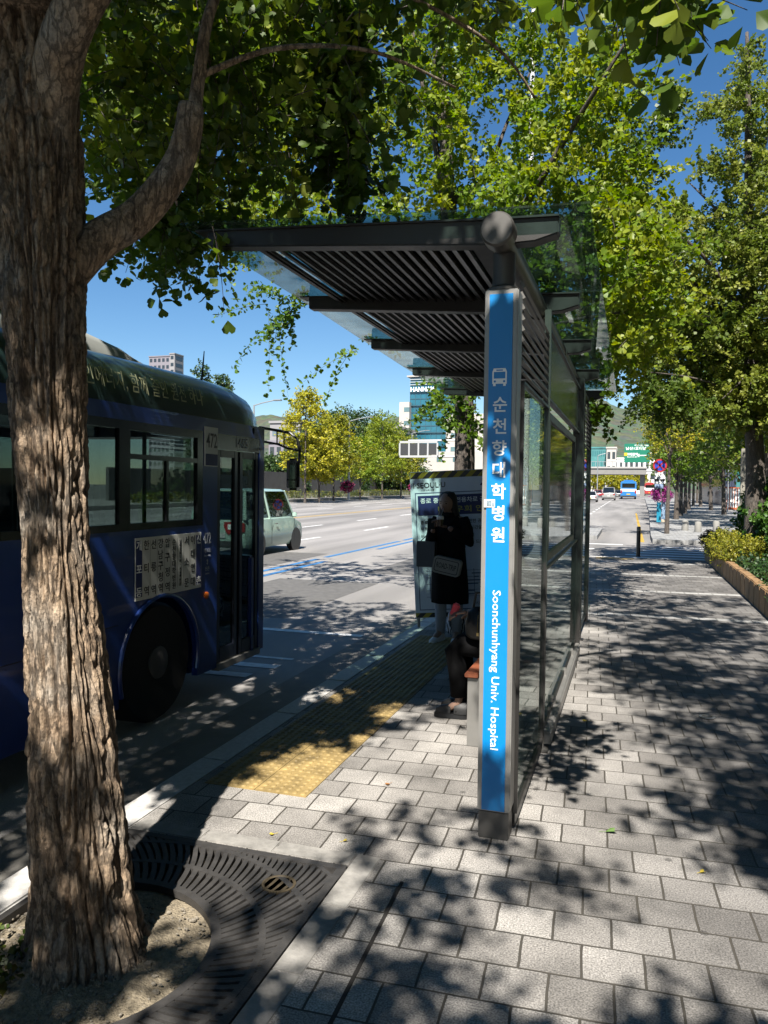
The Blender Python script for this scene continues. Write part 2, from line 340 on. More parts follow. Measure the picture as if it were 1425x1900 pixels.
# tactile paving: two 0.3 m tiles wide with raised domes
TACT = M('yellow_tactile_tile', (.40, .285, .11), .7, 0, .5, 7, .2, 120)
tb = MB()
for i in range(15):
    for k in range(2):
        x0 = -2.175+k*.3; y0 = 3.66+i*.3
        tb.bb((x0+.002, y0+.002, -.02), (x0+.298, y0+.298, .005))
        for u in range(6):
            for v in range(6):
                cx, cy = x0+.03+u*.048, y0+.03+v*.048
                n = 8; vs = [(cx+.017*cos(q), cy+.017*sin(q), .005) for q in np.linspace(0, 2*pi, n, False)]+[(cx+.011*cos(q), cy+.011*sin(q), .0105) for q in np.linspace(0, 2*pi, n, False)]
                tb.add(vs, [(j, (j+1) % n, (j+1) % n+n, j+n) for j in range(n)]+[tuple(range(n, 2*n))])
tag(tb.build('tactile_paving', TACT, None, 0, 30), kind='structure')
tb = MB(); tb.bb((-.75, 19.0, -.02), (.1, 19.4, .006))
tag(tb.build('tactile_paving', TACT, None), kind='structure')
# road markings
MARK = M('road_marking_white', (.66, .66, .65), .7, 0, .25, 12); MARKB = M('blue_road_marking', (.05, .22, .5), .7, 0, .25, 6); MARKY = M('yellow_road_marking', (.6, .38, .05), .7, 0, .25, 6)
mk, mb_, my = MB(), MB(), MB()
def quad(m, x0, x1, y0, y1, dz=-.145):
    m.add([(x0, y0, dz+zg(y0)), (x1, y0, dz+zg(y0)), (x1, y1, dz+zg(y1)), (x0, y1, dz+zg(y1))], [(0, 1, 2, 3)])
quad(mk, -6.6, -3.0, 8.55, 8.68); quad(mk, -5.4, -3.35, 6.35, 6.5); quad(mk, -5.4, -3.25, 6.75, 6.9); quad(mk, -5.4, -3.25, 7.15, 7.22)
for k in range(40):
    yy = 11+k*7; quad(mb_, -7.35, -7.2, yy, min(yy+6.5, 400)); 
for k in range(20):
    yy = 13+k*8; quad(mb_, -6.95, -6.8, yy, yy+4)
for xl in (-10.4, -13.6, -22.5, -25.8, -29.2):
    for k in range(22):
        yy = 6+k*8; quad(mk, xl-.07, xl+.07, yy, yy+3.2)
for y0, y1 in ((-20, 30), (30, 330)): quad(my, -18.1, -17.95, y0, y1); quad(my, -17.75, -17.6, y0, y1); quad(mk, -32.9, -32.75, y0, y1)
for k in range(24):
    yy = 30+k*5.2; quad(mk, -2.75, -2.6, yy, yy+2.2)
for k in range(7):                                    # raised crossing across the side street
    yy = 20.5+k*.85; quad(mk, -.6+.25*k, 5.5, yy, yy+.28)
quad(mk, -2.6, -1.0, 24.0, 24.25); quad(mk, -2.2, -.2, 26.2, 26.5)
for y0, y1 in ((28, 34), (35, 60)): quad(my, .38, .5, y0, y1)
def raw(name, m, mat):
    me = bpy.data.meshes.new(name); me.from_pydata(m.v, [], m.f); return tag(link(name, me, mat, None, 0, False), kind='structure')
raw('road_marking', mk, MARK); raw('bus_lane_marking', mb_, MARKB); raw('yellow_road_marking', my, MARKY)
pm = MB()
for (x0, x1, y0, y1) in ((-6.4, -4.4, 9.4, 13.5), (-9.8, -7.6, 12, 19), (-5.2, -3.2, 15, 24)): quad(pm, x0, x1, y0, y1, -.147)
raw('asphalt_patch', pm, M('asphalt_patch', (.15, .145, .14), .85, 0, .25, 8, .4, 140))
slab('far_pavement', [(.75, 27.4), (10, 27.4), (10, 140), (2.4, 140), (1.35, 60), (.75, 30)], .0, PAVE2)
slab('opposite_pavement', [(-33.2, -30), (-33.2, 330), (-46, 330), (-46, -30)], .0, M('opposite_paving', (.36, .34, .31), .8, 0, .15, 3))
# tree pit: soil mound and weeds
sm = MB(); n = 40; gx = np.linspace(-2.22, -1.11, n); gy = np.linspace(1.45, 3.06, n)
for yy in gy:
    for xx in gx:
        d = math.hypot(xx+1.8, yy-2.2); edge = min(1, min(xx+2.22, -1.11-xx, yy-1.45, 3.06-yy)/.1)
        sm.v.append((xx, yy, -.05+(.075*math.exp(-(d/.36)**2)+.02*mnoise.noise((xx*9, yy*9, 0))+.008*mnoise.noise((xx*40, yy*40, 3)))*max(0, edge)))
sm.f = [(j*n+i, j*n+i+1, (j+1)*n+i+1, (j+1)*n+i) for j in range(n-1) for i in range(n-1)]; sm.mi = [0]*len(sm.f)
tag(sm.build('soil', SOIL, None, 0, 180), kind='structure')
# ---------------------------------------------------------------- bus shelter
SHEL = thing('bus_shelter', 'dark metal bus shelter with glass roof and bright blue sign post at its near end', 'bus shelter', (-.57, 3.5, 0))
# sign post
pb = MB(); pb.bb((-.648, 3.505, .13), (-.496, 3.64, 2.525)); sp = pb.build('sign_post', M('post_grey', (.40, .39, .37), .4, .3, .1, 6), SHEL, .006)
MB().bb((-.642, 3.512, 0), (-.502, 3.634, .13)).build('post_foot', DKGREY, sp, .004)
MB().bb((-.626, 3.499, .138), (-.520, 3.506, 2.502)).build('blue_face', BLUEP, sp, .001)
tf = 3.4975; cx = -.573
vl = []
hz = [2.004-.0985*i for i in range(7)]
lines = [L(ch, .075, 0, z, bd=.018) for ch, z in zip('순천향대학병원', hz)]
txt('', 0, INKW, (cx+.002, tf, 0), ROT_S, sp, 'lettering', lines=lines)
Rv = ROT_S @ Matrix.Rotation(-pi/2, 3, 'Z')
txt('Soonchunhyang Univ. Hospital', .055, INKW, (cx-.004, tf, .79), Rv, sp, 'lettering', fit=.735, fith=.048, bold=.004)
ic = MB(); w = .033   # bus pictogram
def rect(m, x0, x1, z0, z1, y=0): m.add([(x0, y, z0), (x1, y, z0), (x1, y, z1), (x0, y, z1)], [(0, 1, 2, 3)])
zi = 2.125; xi = cx-.002
rect(ic, xi-w, xi+w, zi-.028, zi-.004, tf); rect(ic, xi-w, xi-w+.007, zi-.004, zi+.026, tf); rect(ic, xi+w-.007, xi+w, zi-.004, zi+.026, tf)
ic.add([(xi-w, tf, zi+.026), (xi+w, tf, zi+.026), (xi+w-.006, tf, zi+.042), (xi-w+.006, tf, zi+.042)], [(0, 1, 2, 3)])
rect(ic, xi-w+.004, xi-w+.016, zi-.038, zi-.028, tf); rect(ic, xi+w-.016, xi+w-.004, zi-.038, zi-.028, tf)
ic.build('bus_symbol', INKW, sp)
ib = MB()
for sx in (-1, 1): ib.add([(xi+sx*.021+.005*cos(q), tf-.0006, zi-.017+.005*sin(q)) for q in np.linspace(0, 2*pi, 12, False)], [tuple(range(12))])
rect(ib, xi-.015, xi+.015, zi+.031, zi+.036, tf-.0006); ib.build('bus_symbol', BLUEP, sp)
MB().bb((-.636, 3.4955, 1.537), (-.586, 3.4985, 1.573)).build('sticker', WHITE, sp)
MB().bb((-.624, 3.4945, 1.542), (-.602, 3.4957, 1.568)).bb((-.600, 3.4945, 1.541), (-.589, 3.4957, 1.560)).build('sticker_picture', M('grey_blue_print', (.35, .45, .52), .5, 0, .6, 90), sp)
# neck, tube and its end cap
nk = MB(); nk.lathe([(.075, 2.525), (.075, 2.537), (.055, 2.55), (.05, 2.60), (.052, 2.70)], (-.575, 3.575, 0), 24); nk.build('neck', DKGREY, SHEL)
tb = MB(); tb.cyl((-.575, 3.47, 2.745), (-.575, 10.05, 2.745), .058, 24); rt = tb.build('roof_tube', DARK, SHEL)
cp = MB(); MY = Matrix.Rotation(-pi/2, 3, 'X')
cp.lathe([(.02, .10), (.068, .098), (.076, .088), (.076, .0), (.066, -.01), (.06, -.06)], (-.578, 3.47, 2.755), 32, Matrix.Rotation(pi/2, 3, 'X')); cp.build('tube_cap', DKGREY, rt)
for yy in (5.0, 6.5, 8.1, 9.8):
    MB().cyl((-.575, yy-.09, 2.745), (-.575, yy+.09, 2.745), .066, 24).build('tube_collar', DARK, rt)
# roof beams (tapered cantilevers)
BY = [3.56, 4.96, 6.5, 8.1, 9.84]; LX = [-2.09, -2.13, -2.2, -2.27, -2.33]
for yy, lx in zip(BY, LX):
    bm_ = MB(); bm_.prism([(lx, 2.842), (-.70, 2.735), (-.52, 2.728), (-.43, 2.73), (-.325, 2.758), (-.325, 2.832), (-.60, 2.842), (lx, 2.922)], 1, yy-.045, yy+.045)
    b = bm_.build('roof_beam', DARK, SHEL, .006)
    fl = MB(); fl.prism([(lx-.06, 2.928), (lx-.06, 2.919), (-.62, 2.838), (-.325, 2.828), (-.325, 2.837), (-.62, 2.847)], 1, yy-.06, yy+.06); fl.build('top_flange', DARK, b)
def rz_(x, lx): return 2.926+(x-lx)/(-.62-lx)*(-.082) if x < -.62 else 2.844-(x+.62)/.295*.01
GL = glass('roof_glass', (.60, .74, .70), .06, .02, .32, (.10, .13, .11))
for i in range(4):
    y0, y1 = (3.44, 4.955) if i == 0 else (BY[i]+.005, BY[i+1]-.005); y1 = y1 if i < 3 else 10.05
    if i == 0: y1 = BY[1]-.005
    g = MB(); l0, l1 = LX[i]-.11, LX[i+1]-.11
    up = [(l0, y0, 2.937), (-.62, y0, 2.858), (-.19, y0, 2.846), (-.19, y1, 2.846), (-.62, y1, 2.858), (l1, y1, 2.937)]
    n = 6; g.add([(a, b, c) for a, b, c in up]+[(a, b, c+.010) for a, b, c in up], [(0, 1, 4, 5), (1, 2, 3, 4), (11, 10, 7, 6), (10, 9, 8, 7)]+[(k, k+6, (k+1) % 6+6, (k+1) % 6) for k in range(6)])
    g.build('roof_glass', GL, SHEL, 0, 20)
    lv = MB(); y0b, y1b = BY[i]+.05, BY[i+1]-.05
    for k in range(18):
        x = -1.86+k*.062; z = rz_(x, LX[i])-.035
        lv.box((x-.03*i*.5, (y0b+y1b)/2, z), (.034, y1b-y0b, .014), Matrix.Rotation(.35, 3, 'Y'))
    lv.bb((-1.9-.03*i*.5, y0b, rz_(-1.9, LX[i])-.05), (-1.875-.03*i*.5, y1b, rz_(-1.9, LX[i])-.012))
    cs = MB(); cs.add([(LX[i]+.30, y0b, rz_(LX[i]+.30, LX[i])-.012), (-.66, y0b, 2.835), (-.66, y1b, 2.835), (LX[i+1]+.30, y1b, rz_(LX[i+1]+.30, LX[i+1])-.012)], [(0, 1, 2, 3)]); cs.build('ceiling_sheet', M('ceiling_black', (.018, .017, .016), .6), SHEL)
    lv.bb((-.765, y0b, 2.80), (-.66, y1b, 2.812)); lv.build('louvre_panel', M('louvre_metal', (.062, .060, .058), .4, .5, .1, 8), SHEL)
# posts of the back wall
for yy, s_ in ((4.83, .038), (7.86, .10), (8.56, .045), (9.84, .06)):
    p_ = MB(); p_.bb((-.50-s_/2, yy-s_/2, 0), (-.50+s_/2, yy+s_/2, 2.72)); p_.bb((-.55, yy-.05, 0), (-.45, yy+.05, .012))
    p_.build('post', DKGREY if s_ < .04 else DARK, SHEL, .004)
PG = glass('wall_glass', (.72, .80, .77), .09, .0, .10, (.25, .28, .26))
def framed(name, y0, y1, z0, z1, mat, fr=.028, fm=DARK, x=-.50):
    f = MB(); f.bb((x-.018, y0, z0), (x+.018, y1, z0+fr)); f.bb((x-.018, y0, z1-fr), (x+.018, y1, z1)); f.bb((x-.018, y0, z0+fr), (x+.018, y0+fr, z1-fr)); f.bb((x-.018, y1-fr, z0+fr), (x+.018, y1, z1-fr))
    fo = f.build(name+'_frame', fm, SHEL, .002)
    MB().bb((x-.004, y0+fr+.001, z0+fr+.001), (x+.004, y1-fr-.001, z1-fr-.001)).build(name, mat, fo); return fo
framed('glass_panel', 3.65, 4.80, .075, 2.13, PG, .016)
framed('glass_panel', 4.86, 7.80, .13, 1.14, PG, .02)
framed('glass_panel', 7.92, 8.53, .1, 2.13, PG, .02); framed('glass_panel', 8.59, 9.80, .1, 2.13, PG, .02)
framed('display_panel', 4.88, 7.20, 1.17, 2.10, glass('display_glass', (.10, .13, .14), .22, .04, .2, (.3, .34, .38)), .05)
framed('steel_panel', 4.86, 7.80, 2.17, 2.62, M('polished_steel', (.42, .44, .40), .16, .95, .08, 3), .02)
for y0, y1 in ((3.66, 4.80), (7.92, 8.53), (8.59, 9.80)):
    lv = MB()
    for k in range(9): lv.box((-.50, (y0+y1)/2, 2.18+k*.05), (.014, y1-y0, .034), Matrix.Rotation(-.5, 3, 'Y'))
    lv.build('wall_louvre', M('louvre_light', (.22, .215, .20), .4, .4, .1, 8), SHEL)
br = MB(); br.bb((-.53, 4.86, .03), (-.44, 7.80, .10)); br.bb((-.52, 4.86, .10), (-.45, 7.80, .112)); base = br.build('base_rail', LTGREY, SHEL, .003)
for yy in (5.5, 6.4, 7.2): MB().bb((-.51, yy, .112), (-.47, yy+.02, .17)).build('bracket', LTGREY, base)
MB().bb((-.508, 3.65, .012), (-.492, 4.80, .072)).build('gasket', BLACK, SHEL)
# bench
BEN = thing('bench', 'grey metal bench with orange wooden seat inside the bus shelter', 'bench', (-.76, 6.0, 0))
for yy in (4.76, 7.0): MB().bb((-.95, yy-.015, 0), (-.60, yy+.015, .435)).build('side_panel', LTGREY, BEN, .004)
WOOD = M('orange_wood', (.33, .10, .045), .55, 0, .25, 14)
for k in range(4): MB().bb((-.965+k*.094, 4.72, .437), (-.88+k*.094, 7.04, .468)).build('seat_slat', WOOD, BEN, .006)
# ---------------------------------------------------------------- notice board
NB = thing('notice_board', 'tall white roadworks notice board with black and yellow striped edge behind the standing woman', 'notice board', (-1.76, 8.78, 0), 0)
NB.rotation_euler = (0, rad(-3.2), rad(13))
def loc(o, **k): return dict(parent=o, world=False)
p = MB().bb((-.60, -.02, .14), (.60, .02, 1.84)).build('panel', M('board_white', (.66, .70, .78), .5, 0, .06, 3), NB, .006, world=False)
for sx in (-.57, .57):
    l = MB(); l.cyl((sx, .0, 0), (sx, .0, .14), .018, 10); l.box((sx, .05, .012), (.06, .5, .02)); l.build('leg', LTGREY, NB, world=False)
hzb, hzy = MB(), MB(); yf = -.0225
for z0, z1 in ((1.76, 1.835), (.145, .20)):
    rect(hzy, -.597, .597, z0, z1, yf); h = z1-z0
    for k in range(9):
        x = -.597+k*.14; a, b = min(x+h, .597), min(x+h+.07, .597); c, d = x, min(x+.07, .597)
        if b > a: hzb.add([(c, yf-.001, z0), (d, yf-.001, z0), (b, yf-.001, z1), (a, yf-.001, z1)], [(0, 1, 2, 3)])
hzy.build('warning_stripe', M('hazard_yellow', (.62, .48, .03), .5), p, world=False); hzb.build('warning_stripe', BLACK, p, world=False)
nv = MB(); rect(nv, -.52, .56, 1.33, 1.56, yf); nv.build('title_band', NAVY, p, world=False)
ol = MB()
for (x0, x1, z0, z1) in ((-.55, .58, 1.585, 1.595), (-.55, -.54, .24, 1.585), (.57, .58, .24, 1.585), (-.55, .58, .23, .24)): rect(ol, x0, x1, z0, z1, yf)
ol.build('border_line', M('grey_blue_ink', (.12, .16, .3), .5), p, world=False)
txt('', 0, INKB, (0, yf-.001, 0), ROT_S, p, 'lettering', world=False, lines=[L('I·SEOUL·U', .085, -.57, 1.68, 'LEFT', bd=.012), L('너와 나의 서울', .025, -.40, 1.625)]+[
    L('서울특별시', .04, .36, 1.70, 'LEFT'), L('도시기반시설본부', .04, .36, 1.65, 'LEFT')]+[L(s, .048, -.50, z, 'LEFT', None, None, .01) for s, z in (
    ('종로 중앙버스전용차로의 안전한 공사를', 1.25), ('위해 버스(03/02) 일부노선의 시간을', 1.17), ('버스는 변경하오니 버스 이용에', 1.09), ('참고하여 주시기 바라며 불편을 드려 죄송', 1.01))]+[
    L(s, .036, -.44, z, 'LEFT') for s, z in (('1. 일시', .92), ('2. 구간', .85), ('3. 노선', .78))]+[L('시설국 토목부', .05, .1, .30, 'LEFT')])
txt('종로 중앙버스전용차로 공사에 따른', .066, INKW, (.02, yf-.001, 1.50), ROT_S, p, 'lettering', world=False, fit=1.02, bold=.008)
txt('버스우회 안내', .08, M('yellow_ink', (.8, .72, .12), .5), (.02, yf-.001, 1.395), ROT_S, p, 'lettering', world=False, fit=.62, bold=.01)
em = MB(); em.add([(.27+.018*cos(q), yf-.001, 1.70+.018*sin(q)) for q in np.linspace(0, 2*pi, 12, False)], [tuple(range(12))])
em.add([(.20, yf-.001, 1.66), (.26, yf-.001, 1.64), (.31, yf-.001, 1.69), (.26, yf-.001, 1.66), (.22, yf-.001, 1.685)], [(0, 1, 2, 3, 4)]); em.build('emblem', NAVY, p, world=False)
mp_ = MB()
for k in range(5): rect(mp_, -.46, .5, .68-k*.075, .684-k*.075, yf-.001)
for k in range(6): rect(mp_, -.42+k*.17, -.414+k*.17, .36, .70, yf-.001)
for k in range(7): rect(mp_, .0+random.uniform(-.4, .35), .1+random.uniform(-.05, .1), .40+k*.04, .412+k*.04, yf-.0012)
mp_.build('route_map', M('grey_blue_ink', (.12, .16, .3)), p, world=False)
# ---------------------------------------------------------------- cast iron tree grate
fm_ = MB()
for k in range(4): fm_.bb((-1.112, 1.45+k*.43, -.1), (-1.005, 1.875+k*.43, .0035))
for k in range(3): fm_.bb((-2.21+k*.366, 3.062, -.1), (-1.848+k*.366, 3.165, .0035))
tag(fm_.build('stone_border', M('border_stone', (.36, .345, .32), .8, 0, .3, 14, .3, 120), None, .003), kind='structure')
ja, jb = (-.86, 3.0), (-.80, 1.3); d = Vector((jb[0]-ja[0], jb[1]-ja[1], 0)); jm = MB().box(((ja[0]+jb[0])/2, (ja[1]+jb[1])/2, -.005), (d.length, .014, .016), Matrix.Rotation(math.atan2(d.y, d.x), 3, 'Z'))
tag(jm.build('pavement_joint', M('dirty_joint', (.035, .03, .026), .95), None), kind='structure')
TG = thing('tree_grate', 'dark cast iron tree grate with curved slots around the near trunk', 'tree grate', (-1.66, 2.25, 0))
gr = MB(); cxg, cyg, r0 = -1.80, 2.2, .45; X0, X1, Y0, Y1 = -2.215, -1.118, 1.46, 3.05; zt = .003; th = .03
def inside(x, y): return X0 < x < X1 and Y0 < y < Y1
gr.bb((X0, Y0, zt-th), (X1, Y0+.035, zt)); gr.bb((X0, Y1-.035, zt-th), (X1, Y1, zt)); gr.bb((X1-.035, Y0+.035, zt-th), (X1, Y1-.035, zt)); gr.bb((X0, Y0+.035, zt-th), (X0+.03, Y1-.035, zt))
def ringpiece(ra, rb, a0, a1, n):
    for i in range(n):
        qa, qb = a0+(a1-a0)*i/n, a0+(a1-a0)*(i+1)/n
        P = [(cxg+r*cos(q), cyg+r*sin(q)) for q in (qa, qb) for r in (ra, rb)]
        if all(inside(*p) for p in P):
            vs = [(x, y, z) for z in (zt-.001, zt-th) for x, y in P]
            gr.add(vs, [(0, 1, 3, 2), (4, 6, 7, 5), (0, 4, 5, 1), (2, 3, 7, 6), (0, 2, 6, 4), (1, 5, 7, 3)])
for ra, rb in ((r0, r0+.035), (.62, .645), (.80, .825), (.98, 1.0)): ringpiece(ra, rb, 0, 2*pi, 180)
for ra, rb in ((r0+.035, .62), (.645, .80), (.825, .98), (1.0, 1.3)):
    nb = int(2*pi*(ra+rb)/2/.036)
    for k in range(nb):
        a = 2*pi*k/nb; sk_ = .28*(1 if int(ra*10) % 2 else 1)
        P = []
        ok = True
        for f in np.linspace(0, 1, 5):
            r = ra+(rb-ra)*f; q = a+sk_*(f-.5)*(rb-ra)/.17*.45
            P.append((cxg+r*cos(q), cyg+r*sin(q), q))
        for i in range(4):
            (xa, ya, qa), (xb, yb, qb) = P[i], P[i+1]
            if inside(xa, ya) and inside(xb, yb):
                w_ = .0118; na = (-sin(qa)*w_, cos(qa)*w_); nb2 = (-sin(qb)*w_, cos(qb)*w_)
                Q = [(xa-na[0], ya-na[1]), (xa+na[0], ya+na[1]), (xb-nb2[0], yb-nb2[1]), (xb+nb2[0], yb+nb2[1])]
                vs = [(x, y, z) for z in (zt-.002, zt-th) for x, y in Q]
                gr.add(vs, [(0, 1, 3, 2), (4, 6, 7, 5), (0, 4, 5, 1), (2, 3, 7, 6), (0, 2, 6, 4), (1, 5, 7, 3)])
IRON = M('cast_iron', (.085, .08, .076), .55, .3, .3, 12, .3, 160)
gr.build('grille', IRON, TG)
MB().lathe([(.07, -.02), (.07, .004), (.062, .006), (.058, .001), (.03, .001)], (-1.33, 2.82, 0), 24).build('round_cover', M('rusty_iron', (.11, .085, .05), .7, .3, .4, 30), TG)
# small drain ring in the pavers and fallen leaves
tag(MB().lathe([(.05, 0), (.055, .008), (.045, .012), (.035, .012), (.033, .003), (.01, .003)], (.56, 5.93, 0), 24).build('drain_ring', LTGREY), 'small steel ring set in the grey pavers right of the shelter', 'drain cover')
# ---------------------------------------------------------------- the blue city bus at the kerb
BX = -3.3; BW = 2.45; FY = 6.66; RY = -3.9; ZB = .085; ZS = 1.30; ZW = 2.06; ZG = 2.17
BUS = thing('city_bus', 'dark blue city bus standing at the kerb beside the shelter, doors towards the pavement', 'bus', (BX-BW/2, 1.4, -.15))
BB = M('bus_blue', (.014, .052, .26), .32, 0, .06, 2, coat=.2); BR = M('bus_roof_teal', (.030, .062, .060), .3, 0, .15, 3, coat=.4); BD = M('bus_window_black', (.012, .013, .015), .2)
BGL = glass('bus_glass', (.44, .50, .49), .06)
WY = 4.93; WR = .50; WZ = .30
def side(x, door):
    m = MB(); t = .05; xa, xb = x, x-t if x > BX-1 else x+t
    # lower wall with arches, as strips between stations
    def arch(y0, y1, cy):
        pts = [(y0, ZB), (y0, ZS), (y1, ZS), (y1, ZB)]
        a = [(cy+WR*cos(q), max(ZB, WZ+WR*sin(q))) for q in np.linspace(0, pi, 15)]
        return pts+[(min(cy+WR*1.0, y1), ZB)]+a[0:]+[(cy-WR, ZB)]
    m.prism(arch(4.2, 5.62, WY), 0, xb, xa)
    m.prism(arch(-1.9, -.5, -1.2), 0, xb, xa)
    for y0, y1 in ((-.5, 4.2), (RY, -1.9)): m.prism([(y0, ZB), (y1, ZB), (y1, ZS), (y0, ZS)], 0, xb, xa)
    if door:
        m.prism([(5.62, ZB), (5.735, ZB), (5.735, 2.06), (5.50, 2.06), (5.50, ZS), (5.62, ZS)], 0, xb, xa)
        m.prism([(6.50, ZB), (6.60, ZB), (6.60, 2.06), (6.50, 2.06)], 0, xb, xa)
    else: m.prism([(5.62, ZB), (6.60, ZB), (6.60, ZS), (5.62, ZS)], 0, xb, xa)
    m.prism([(RY, 2.06), (6.60, 2.06), (6.60, ZG), (RY, ZG)], 0, xb, xa)
    return m
bd = MB(); s1 = side(BX, True); bd.add(s1.v, s1.f); s2 = side(BX-BW, False); bd.add(s2.v, s2.f)
bd.bb((BX-BW+.05, RY, ZB), (BX-.05, RY+.06, 2.2)); bd.bb((BX-BW+.05, RY, ZB+.02), (BX-.9, 6.2, ZB+.07)); bd.bb((BX-.9, 5.4, ZB+.02), (BX-.06, 6.4, ZB+.07)); bd.bb((BX-.9, RY, ZB+.02), (BX-.06, -1.8, ZB+.07)); bd.bb((BX-.9, -.6, ZB+.02), (BX-.06, 4.3, ZB+.07))
body = bd.build('body', BB, BUS)
# front: curved mask from skirt to roof with a windscreen
fr = MB(); xs = np.linspace(BX, BX-BW, 11)
def fy(x): u = abs((x-(BX-BW/2))/(BW/2)); return FY-.28*u**4+.04
prof = []
for x in xs: prof.append((x, fy(x)))
fr.prism([(x, y) for x, y in prof]+[(BX-BW, FY-.32), (BX, FY-.32)], 2, ZB, .98)
fr.prism([(x, y) for x, y in prof]+[(BX-BW, FY-.32), (BX, FY-.32)], 2, 2.08, ZG)
fo = fr.build('front_panel', BB, BUS, .02)
ws = MB()
for i in range(10):
    (xa, ya), (xb, yb) = prof[i], prof[i+1]; ws.add([(xa, ya-.01, .98), (xb, yb-.01, .98), (xb, yb-.04, 2.08), (xa, ya-.04, 2.08)], [(0, 1, 2, 3)])
ws.build('windscreen', BGL, BUS)
# roof shell, rounded in section and towards the front
secs = []
for y, k in ((RY, .85), (RY+.2, 1), (5.7, 1), (6.2, .96), (6.45, .84), (6.62, .58), (6.70, .28), (6.73, .04)):
    hgt = .41*k; ins = .02+.18*(1-k); sec = []
    for q in np.linspace(0, pi, 17):
        c_, s_ = cos(q), sin(q)
        sec.append((BX-BW/2+(BW/2+.006-ins)*math.copysign(abs(c_)**.36, c_), y, ZG+.002+hgt*abs(s_)**.62))
    secs.append(sec)
roof = MB().loft(secs, closed=True).build('roof', BR, BUS, 0, 50)
ac = []
for y, k in ((.8, .9), (1.0, 1), (4.3, 1), (4.7, .9), (5.1, .66), (5.4, .25), (5.46, .05)):
    ac.append([(BX-BW/2+.78*math.copysign(abs(cos(q))**.5, cos(q)), y, 2.55+.27*k*abs(sin(q))**.5) for q in np.linspace(0, pi, 13)])
aco = MB().loft(ac).build('air_conditioner', M('aircon_shell', (.45, .47, .45), .5, 0, .06, 3), roof, 0, 40)
sl_ = MB()
for k in range(12): sl_.box((BX-BW/2+.735, 3.05+k*.135, 2.70), (.05, .055, .13), Matrix.Rotation(.45, 3, 'Y'))
sl_.build('vent_slot', BLACK, aco)
MB().tube([(BX-.35, 6.05, 2.5), (BX-.35, 6.08, 2.68), (BX-.35, 6.1, 2.82)], [.012, .008, .004], 6).build('antenna', BLACK, roof)
rl = txt('인에너지, 함께 줄인 원전 하나', .15, M('gold_lettering', (.50, .52, .32), .5), (0, 4.79, 2.325), ROT_E, roof, 'lettering', fit=1.42, fith=.14)
o_ = origin(roof)
for v in rl.data.vertices:                            # lay the letters on the curved cantrail
    s_ = max(0, min(1, (v.co.z+o_.z-ZG)/.41))**(1/.62); v.co.x = BX+.010-(BW/2)*(1-max(0, 1-s_*s_)**.18)-o_.x+v.co.x*.2+o_.x*.2
# window band: black surrounds and panes
wb = MB(); X = BX
for y0, y1, z0, z1 in ((RY, 5.50, ZS, ZS+.05), (RY, 5.50, 2.0, 2.06), (5.42, 5.50, ZS+.05, 2.0), (4.43, 4.55, ZS+.05, 2.0), (2.9, 3.02, ZS+.05, 2.0), (1.4, 1.5, ZS+.05, 2.0), (-.1, 0, ZS+.05, 2.0), (-1.6, -1.5, ZS+.05, 2.0), (-3.0, -2.9, ZS+.05, 2.0), (RY, RY+.1, ZS+.05, 2.0)):
    for x in (X, X-BW+.03): wb.bb((x-.033, y0, z0), (x+.003, y1, z1))
wb.bb((X-BW-.003, 5.5, ZS), (X-BW+.033, 6.6, ZS+.05)); wb.bb((X-BW-.003, 6.5, ZS+.05), (X-BW+.033, 6.6, 2.06))
wb.bb((X-.04, 4.55, 1.80), (X+.002, 5.42, 1.835)); wb.bb((X-.04, 5.0, ZS+.05), (X-.005, 5.03, 1.80))
wb.build('window_frame', BD, body)
for y0, y1 in ((4.55, 5.42), (3.02, 4.43), (1.5, 2.9), (0, 1.4), (-1.5, -.1), (-2.9, -1.6)):
    MB().bb((X-.024, y0, ZS+.05), (X-.018, y1, 2.0)).build('window', BGL, body)
    MB().bb((X-BW+.018, y0, ZS+.05), (X-BW+.024, y1, 2.0)).build('window', BGL, body)
MB().bb((X-BW+.018, 5.5, ZS+.05), (X-BW+.024, 6.5, 2.06)).build('window', BGL, body)
# folding door
dd = MB(); MB().bb((X-.05, 5.735, 1.93), (X-.001, 6.50, 2.06)).build('door_header', BD, body)
for y0, y1 in ((5.745, 6.10), (6.14, 6.495)):
    d = MB(); z0, z1 = ZB+.03, 1.925; fw = .055
    d.bb((X-.045, y0, z0), (X-.008, y0+fw, z1)); d.bb((X-.045, y1-fw, z0), (X-.008, y1, z1)); d.bb((X-.045, y0+fw, z1-.06), (X-.008, y1-fw, z1)); d.bb((X-.045, y0+fw, z0), (X-.008, y1-fw, z0+.12))
    do = d.build('door', M('door_black', (.014, .018, .03), .3), BUS, .004)
    MB().bb((X-.03, y0+fw, z0+.12), (X-.024, y1-fw, z1-.06)).build('door_pane', BGL, do)
MB().bb((X-.05, 5.74, ZB-.03), (X+.02, 6.5, ZB+.025)).build('door_step', LTGREY, BUS)
